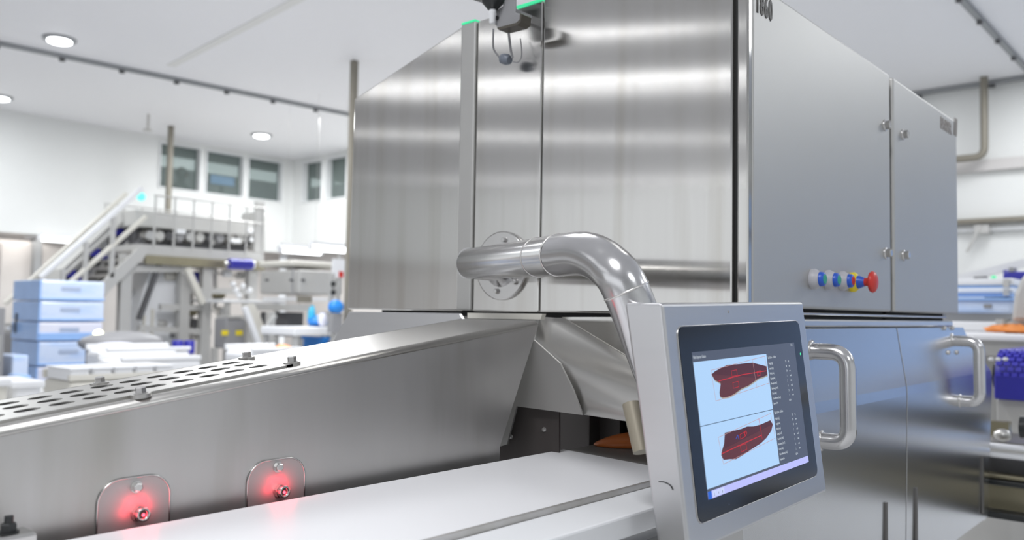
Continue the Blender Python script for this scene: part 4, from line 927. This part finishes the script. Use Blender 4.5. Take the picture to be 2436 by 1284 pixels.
a = PX(234, 803, -8.8); MB().cyl((a.x, a.y, 0), a, .022).build('pole', 'grey', lp); MB().ball(a + V((0, 0, .03)), .05).build('lamp', 'warmled', lp)
# white trough conveyors in front of the stack
t1 = thing('white_trough', PX(340, 850, -7.2), 'long white trough conveyor with rounded end behind the slotted guard', 'conveyor')
def trough(r, x0, y0, x1, y1, Xc, dep, hgt, m_='white'):
    a = PX(x0, y0, Xc); b = PX(x1, y1, Xc); b.z = a.z; R_ = hgt / 2
    MB().box((Xc - dep, a.y, a.z - hgt), (Xc, b.y, a.z)).build('bed', m_, r, R_ * .6)
    MB().box((Xc - dep, a.y, a.z), (Xc - dep + .04, b.y, a.z + .06)).build('side_lip', m_, r, .01)
    MB().box((Xc - .04, a.y, a.z), (Xc, b.y, a.z + .04)).build('side_lip', m_, r, .01)
    for y in (a.y * .8 + b.y * .2, a.y * .2 + b.y * .8): MB().box((Xc - dep / 2 - .03, y - .03, 0), (Xc - dep / 2 + .03, y + .03, a.z - hgt)).build('leg', 'steel2', r)
    return a, b
trough(t1, 255, 838, 455, 836, -8.0, .5, .14)
t2 = thing('white_trough', PX(330, 870, -7.0), 'pale wide conveyor bed just above the slotted lid, behind its middle', 'conveyor'); trough(t2, 290, 862, 480, 850, -7.0, .5, .10)
t3 = thing('tray_conveyor', PX(260, 900, -5.6), 'conveyor carrying a row of white trays close behind the slotted lid', 'conveyor')
a, b = trough(t3, 165, 908, 420, 885, -5.6, .45, .12, 'cream')
for k in range(5):
    y0 = a.y + (b.y - a.y) * (k / 5) + .01; y1 = a.y + (b.y - a.y) * ((k + 1) / 5) - .01
    r = thing('white_tray', (-5.8, (y0 + y1) / 2, a.z + .01), ['white tray at the rounded end of the tray conveyor', 'white tray second from the conveyor end', 'white tray in the middle of the tray row', 'white tray fourth from the conveyor end', 'white tray farthest along the tray conveyor'][k], 'tray', 'white trays on the conveyor')
    MB().box((-6.0, y0, a.z + .0), (-5.62, y1, a.z + .075)).build('body', 'white', r, .015); MB().box((-6.01, y0 - .004, a.z + .07), (-5.61, y1 + .004, a.z + .082)).build('rim', 'white', r, .004)
t4 = thing('white_trough', PX(620, 850, -7.0), 'white and orange trimmed trough right of the control box', 'conveyor'); a, b = trough(t4, 600, 838, 720, 822, -7.0, .5, .12)
c = PX(700, 820, -7.0); o = blob(V((-7.15, b.y - .12, a.z + .03)), .06, (1, 1.5, .5), 'orange', 'salmon_piece', 'small orange salmon piece on the white trough by the crate', 'fish', 9)
for (x, lab, s) in ((422, 'small dark blue pump foot under the hopper, left one', 5), (450, 'small dark blue pump foot under the hopper, right one', 6)):
    c = PX(x, 824, -9.0); r = thing('blue_drum', V((c.x, c.y, c.z - .1)), lab, 'drum', 'blue drums under the hopper'); MB().lathe(c - V((0, 0, .08)), (0, 0, 1), [(0, .06), (.14, .06), (.15, .05)], 16).build('body', 'motor', r); MB().cyl(V((c.x, c.y, 0)), c - V((0, 0, .08)), .03).build('stem', 'steel2', r)
# grey bags/dark rounded heap right of the stack
r = thing('covered_machine', PX(300, 830, -8.8), 'low dark machine under a grey sheet beside the wrapped stack', 'machine')
c = PX(290, 815, -8.8); MB().ball(c, .22, 18, (.9, 2.0, .55)).build('cover', 'grey', r); MB().ball(c + V((.1, -.1, -.05)), .17, 16, (.9, 1.6, .5)).build('sheet', 'whitewrap', r)
MB().box((c.x - .15, c.y - .3, 0), (c.x + .15, c.y + .3, c.z - .05)).build('base', 'dkgrey', r); XR(300, 822, 318, 834, -8.55, .05).build('orange_tag', 'olive', r)
# left edge cabinet & machinery
r = thing('grey_locker', PX(0, 850, -9.0), 'dark grey cabinet cut by the left picture edge', 'cabinet')
a = PX(-60, 730, -9.0); b = PX(8, 860, -9.0); MB().box((-9.5, a.y, 0), (-9.0, b.y, a.z)).build('body', 'grey', r, .01); MB().box((-9.0, b.y - .06, b.z), (-8.98, b.y - .03, b.z + .25)).build('handle', 'steel', r)
r = thing('dark_feed_unit', PX(30, 850, -10.2), 'low dark grey feed unit between cabinet and wrapped stack', 'machine')
XR(8, 790, 62, 870, -10.2, .6).build('body', 'grey', r, .04); XR(12, 768, 30, 790, -10.2, .3).build('hopper', 'steel2', r, .03); XR(36, 745, 40, 792, -10.2, .05).build('post', 'dkgrey', r)
XR(10, 776, 24, 784, -10.1, .1).build('light_bar', 'white', r)
a = PX(30, 870, -10.3); MB().box((-10.6, a.y - .2, 0), (-10.3, a.y + .2, a.z)).build('foot', 'dkgrey', r)
r = thing('white_bin', PX(60, 925, -5.2), 'white bin low behind the near end of the slotted lid', 'bin')
a = PX(28, 912, -5.2); b = PX(100, 945, -5.2); MB().box((-5.6, a.y, 0), (-5.2, b.y, a.z)).build('body', 'white', r, .03); MB().box((-5.62, a.y - .01, a.z - .03), (-5.18, b.y + .01, a.z + .01)).build('rim', 'white', r, .01)
r = thing('white_bin', PX(0, 925, -5.0), 'white bin at the left picture edge behind the lid', 'bin')
a = PX(-50, 908, -5.0); b = PX(20, 945, -5.0); MB().box((-5.4, a.y, 0), (-5.0, b.y, a.z)).build('body', 'cream', r, .03); MB().box((-5.42, a.y - .01, a.z - .03), (-4.98, b.y + .01, a.z + .01)).build('rim', 'white', r, .01)
r = thing('long_worktable', PX(120, 920, -6.4), 'long pale worktable stretching behind the trays and bins', 'table')
a = PX(-60, 892, -6.6); b = PX(700, 850, -6.6); MB().box((-7.3, a.y, .82), (-6.6, b.y + .2, .86)).build('table_top', 'steel2', r, .01)
for y in (a.y + .1, (a.y + b.y) / 2, b.y): MB().box((-7.0, y - .03, 0), (-6.9, y + .03, .82)).build('leg', 'steel2', r)

# ================================================================== BACKGROUND RIGHT
def YRc(x0, y0, x1, y1, Yc, dep, mb=None):
    a = PY(x0, y0, Yc); b = PY(x1, y1, Yc); return (mb or MB()).box((a.x, Yc, b.z), (b.x, Yc + dep, a.z))
# inclined arm
r = thing('inclined_rail', PY(2360, 650, 7.0), 'pale inclined rail rising to the right above the blue edged belts', 'rail')
MB().bar(PY(2240, 672, 7.0), PY(2520, 606, 7.0), .06, .055).build('rail', 'white', r)
for x, y in ((2335, 655), (2405, 640)): c = PY(x, y, 7.0); MB().box(c + V((-.04, -.05, -.12)), c + V((.04, .02, -.01))).build('clamp', 'motor' if x > 2400 else 'grey', r)
c = PY(2520, 606, 7.0); MB().box((c.x - .05, 6.95, 0), (c.x + .05, 7.05, c.z)).build('leg', 'steel2', r)
c = PY(2240, 672, 7.0); MB().box((c.x - .05, 6.95, 0), (c.x + .05, 7.05, c.z)).build('leg', 'steel2', r)
r = thing('control_unit', PY(2410, 650, 6.5), 'small dark blue drive unit at the right picture edge below the rail', 'motor')
YRc(2385, 645, 2460, 668, 6.5, .2).build('body', 'motor', r, .02); YRc(2400, 636, 2412, 646, 6.5, .1).build('terminal_box', 'grey', r)
c = PY(2420, 668, 6.6); MB().box((c.x - .03, 6.57, 0), (c.x + .03, 6.63, c.z)).build('stand', 'steel2', r)
o = MB().ball(PY(2364, 661, 6.4), .018).build('signal_lamp', 'green', loc=PY(2364, 661, 6.4)); tag(o, 'tiny green lamp above the pale belts on the right', 'lamp')
# three pale light-blue conveyor levels
for (y0, y1, m_, lab, Yc) in ((664, 677, 'white', 'upper white conveyor edge with blue underside, topmost of the stacked levels', 6.0), (686, 697, 'white', 'second white conveyor level with steel end bracket', 5.8)):
    r = thing('belt_level', PY(2340, y1, Yc), lab, 'conveyor'); YRc(2200, y0, 2412, y1, Yc, .7).build('bed', m_, r, .01); YRc(2200, y1, 2405, y1 + 9, Yc + .02, .6).build('underside', 'bluewrap', r)
    YRc(2386, y0, 2400, y1 + 6, Yc - .03, .05).build('end_bracket', 'steel', r)
    for x in (2230, 2395): c = PY(x, y1, Yc + .3); MB().box((c.x - .02, Yc + .28, 0), (c.x + .02, Yc + .32, c.z)).build('leg', 'steel2', r)
r = thing('blue_tub', PY(2340, 742, 5.2), 'large pale blue tub with small printed mark right of the tall machine', 'tub')
YRc(2190, 712, 2410, 746, 5.2, .6).build('body', 'palewrap', r, .02); YRc(2190, 709, 2414, 714, 5.18, .64).build('rim', 'bluewrap', r); YRc(2340, 724, 2358, 732, 5.19, .01).build('printed_mark', 'grey', r)
c = PY(2330, 746, 5.4); MB().box((c.x - .2, 5.3, 0), (c.x + .2, 5.6, c.z)).build('pedestal', 'steel2', r)
r = thing('small_motor', PY(2350, 712, 5.6), 'small grey machine parts sitting behind the pale blue tub', 'motor')
YRc(2340, 700, 2372, 712, 5.9, .1).build('body', 'grey', r, .01); YRc(2376, 698, 2400, 714, 5.9, .1).build('gearbox', 'dkgrey', r, .01); c = PY(2368, 712, 5.95); MB().box((c.x - .02, 5.93, 0), (c.x + .02, 5.98, c.z)).build('stand', 'steel2', r)
r = thing('side_cover', PY(2430, 750, 4.8), 'large rounded grey cover at the right edge above the white belt', 'cover')
MB().prism([PY(2405, 765, 4.8), PY(2412, 700, 4.8), PY(2432, 655, 4.8), PY(2470, 640, 4.8), PY(2520, 640, 4.8), PY(2520, 765, 4.8)], (0, .4, 0)).build('shell', 'steel2', r, .02)
c = PY(2460, 765, 5.0); MB().box((c.x - .1, 4.9, 0), (c.x + .1, 5.1, c.z)).build('pedestal', 'steel2', r)
# white belt with orange fillet
r = thing('white_belt_conveyor', (-.6, 5.1, 1.40), 'bright white flat belt beyond the machine end on the right', 'conveyor')
zb = PY(2290, 765, 4.7).z
zwb = 1.44
MB().box((-1.6, 4.35, zwb - .03), (1.2, 5.9, zwb)).build('belt', 'belt', r, .01); MB().box((-1.6, 5.1, zwb + .0005), (PY(2386, 757, 5.1).x, 5.14, zwb + .055)).build('side_lip', 'white', r, .01); c = PY(2386, 752, 5.05)
MB().cyl((c.x, 5.05, zwb), (c.x, 5.05, zwb + .07), .035).build('roller_end', 'steel', r); MB().box((-1.5, 4.40, zwb - .10), (1.1, 5.85, zwb - .03)).build('frame', 'steel2', r)
for x in (-1.3, 1.0): MB().box((x - .03, 4.6, 0), (x + .03, 4.66, zwb - .1)).build('leg', 'steel2', r)
a = PZ(2425, 771, zwb); o = blob(V((PY(2425, 770, 4.75).x, 4.75, zwb + .02)), .09, (1.7, .7, .22), 'orange', 'salmon_piece', 'orange salmon fillet on the white belt at the right edge', 'fish', 4)
# blue modular belt
bm = thing('modular_belt', (-.6, 3.7, 1.3), 'blue perforated modular belt curving over its end roller on the right', 'conveyor')
YM = 3.74
xm0 = PY(2372, 880, YM).x; zm = PY(2372, 835, YM).z; rad_m = .100
prf = []
for k in range(13): prf.append((4.32 - k * .041 if k < 13 else 0, zm))
yend = 3.80
for k in range(9):
    t = math.radians(90 + 90 * k / 8); prf.append((yend + rad_m * math.cos(t), zm - rad_m + rad_m * math.sin(t)))
shell = MB(); x1_ = -.25
vs = [(xm0, y, z) for y, z in prf] + [(x1_, y, z) for y, z in prf]; n = len(prf)
shell.add(vs, [(k, n + k, n + k + 1, k + 1) for k in range(n - 1)], True); shell.build('belt_core', 'motor', bm, solid=.004)
cells = MB(); studs = MB(); row = 0
# rows of links with open gaps between them
L0 = 0; segs = []
pts = [V((0, y, z)) for y, z in prf]
tot = 0; acc = [0]
for a, b in zip(pts, pts[1:]): tot += (b - a).length; acc.append(tot)
def at(s):
    for k in range(len(acc) - 1):
        if s <= acc[k + 1]: t = (s - acc[k]) / (acc[k + 1] - acc[k]); p = pts[k].lerp(pts[k + 1], t); d = (pts[k + 1] - pts[k]).normalized(); return p, d
    return pts[-1], (pts[-1] - pts[-2]).normalized()
s = .008; row = 0
while s < tot:
    p, d = at(s); nn = V((1, 0, 0)).cross(d); nn = nn if nn.dot(p - V((0, yend + .1, zm - .2))) > 0 else -nn
    x = xm0 + (row % 2) * .0135
    while x < x1_ - .02 and row < 60:
        if x < .15:
            c = V((x, p.y, p.z)); q = [c + V((.003, 0, 0)) + d * -.0078, c + V((.0225, 0, 0)) + d * -.0078, c + V((.0225, 0, 0)) + d * .0078, c + V((.003, 0, 0)) + d * .0078]
            cells.prism(q, nn * .007)
        x += .027
    s += .0205; row += 1
o = cells.build('belt_links', 'navy', bm); o['kind'] = 'stuff'
a = PY(2366, 890, YM - .03); b = PY(2366, 948, YM - .03)
MB().box((a.x, YM - .045, b.z), (x1_, YM + .10, a.z)).build('front_cover', 'motor', bm, .006)
MB().cyl((xm0 - .02, yend, zm - rad_m), (xm0 + .001, yend, zm - rad_m), .05).build('roller', 'blk', bm)
for k in (0, 1, 2, 5): c = PY(2358 + k * 17 + (6 if k == 5 else 0), 854, yend - rad_m - .008); MB().ball(c, .0105, 10, (1, .5, .7)).build('stud_highlight', 'white', bm)  # white balls standing in for bright highlights along the links
MB().box((a.x - .0, YM, b.z - .10), (x1_, YM + .5, b.z - .002)).build('frame_skirt', 'steel2', bm, .004)
# steel frame below
bf = thing('machine_frame', PY(2420, 1280, 3.0), 'open steel frame with rails and a dark roller under the blue belt', 'frame')
YY = 3.02
for (y0, y1, m_, dy) in ((1062, 1070, 'white', 0), (1083, 1091, 'white', -.05), (1092, 1130, 'dkgrey', .05), (1132, 1142, 'olive', 0), (1146, 1158, 'blk', -.02), (1158, 1222, 'olive', .1), (1222, 1238, 'blk', 0)):
    a = PY(2300, y0, YY + dy); b = PY(2560, y1, YY + dy); MB().box((a.x, YY + dy, PY(2400, y1, YY + dy).z), (.6, YY + dy + .06, PY(2400, y0, YY + dy).z)).build('rail', m_, bf, .003)
c = PY(2428, 1015, 3.1); MB().cyl(c, c + V((.5, 0, 0)), .035).build('roller', 'blk', bf)
MB().ball(PY(2385, 1035, 3.3), .022, 12, (1.3, 1, 1)).build('hose_joint', 'steel', bf)
YRc(2340, 1000, 2400, 1050, 3.5, .05).build('back_plate', 'olive', bf); YRc(2330, 1050, 2520, 1064, 3.3, .3).build('shelf', 'steel', bf)
for x in (-.95, .5): MB().box((x - .03, 3.1, 0), (x + .03, 3.16, 1.12)).build('leg', 'steel2', bf)
# cable drop on the far right wall
# ================================================================== hall fittings out of view that the steel reflects
print('objects', len(bpy.data.objects), 'tris', sum(len(m.polygons) for m in bpy.data.meshes) * 2)
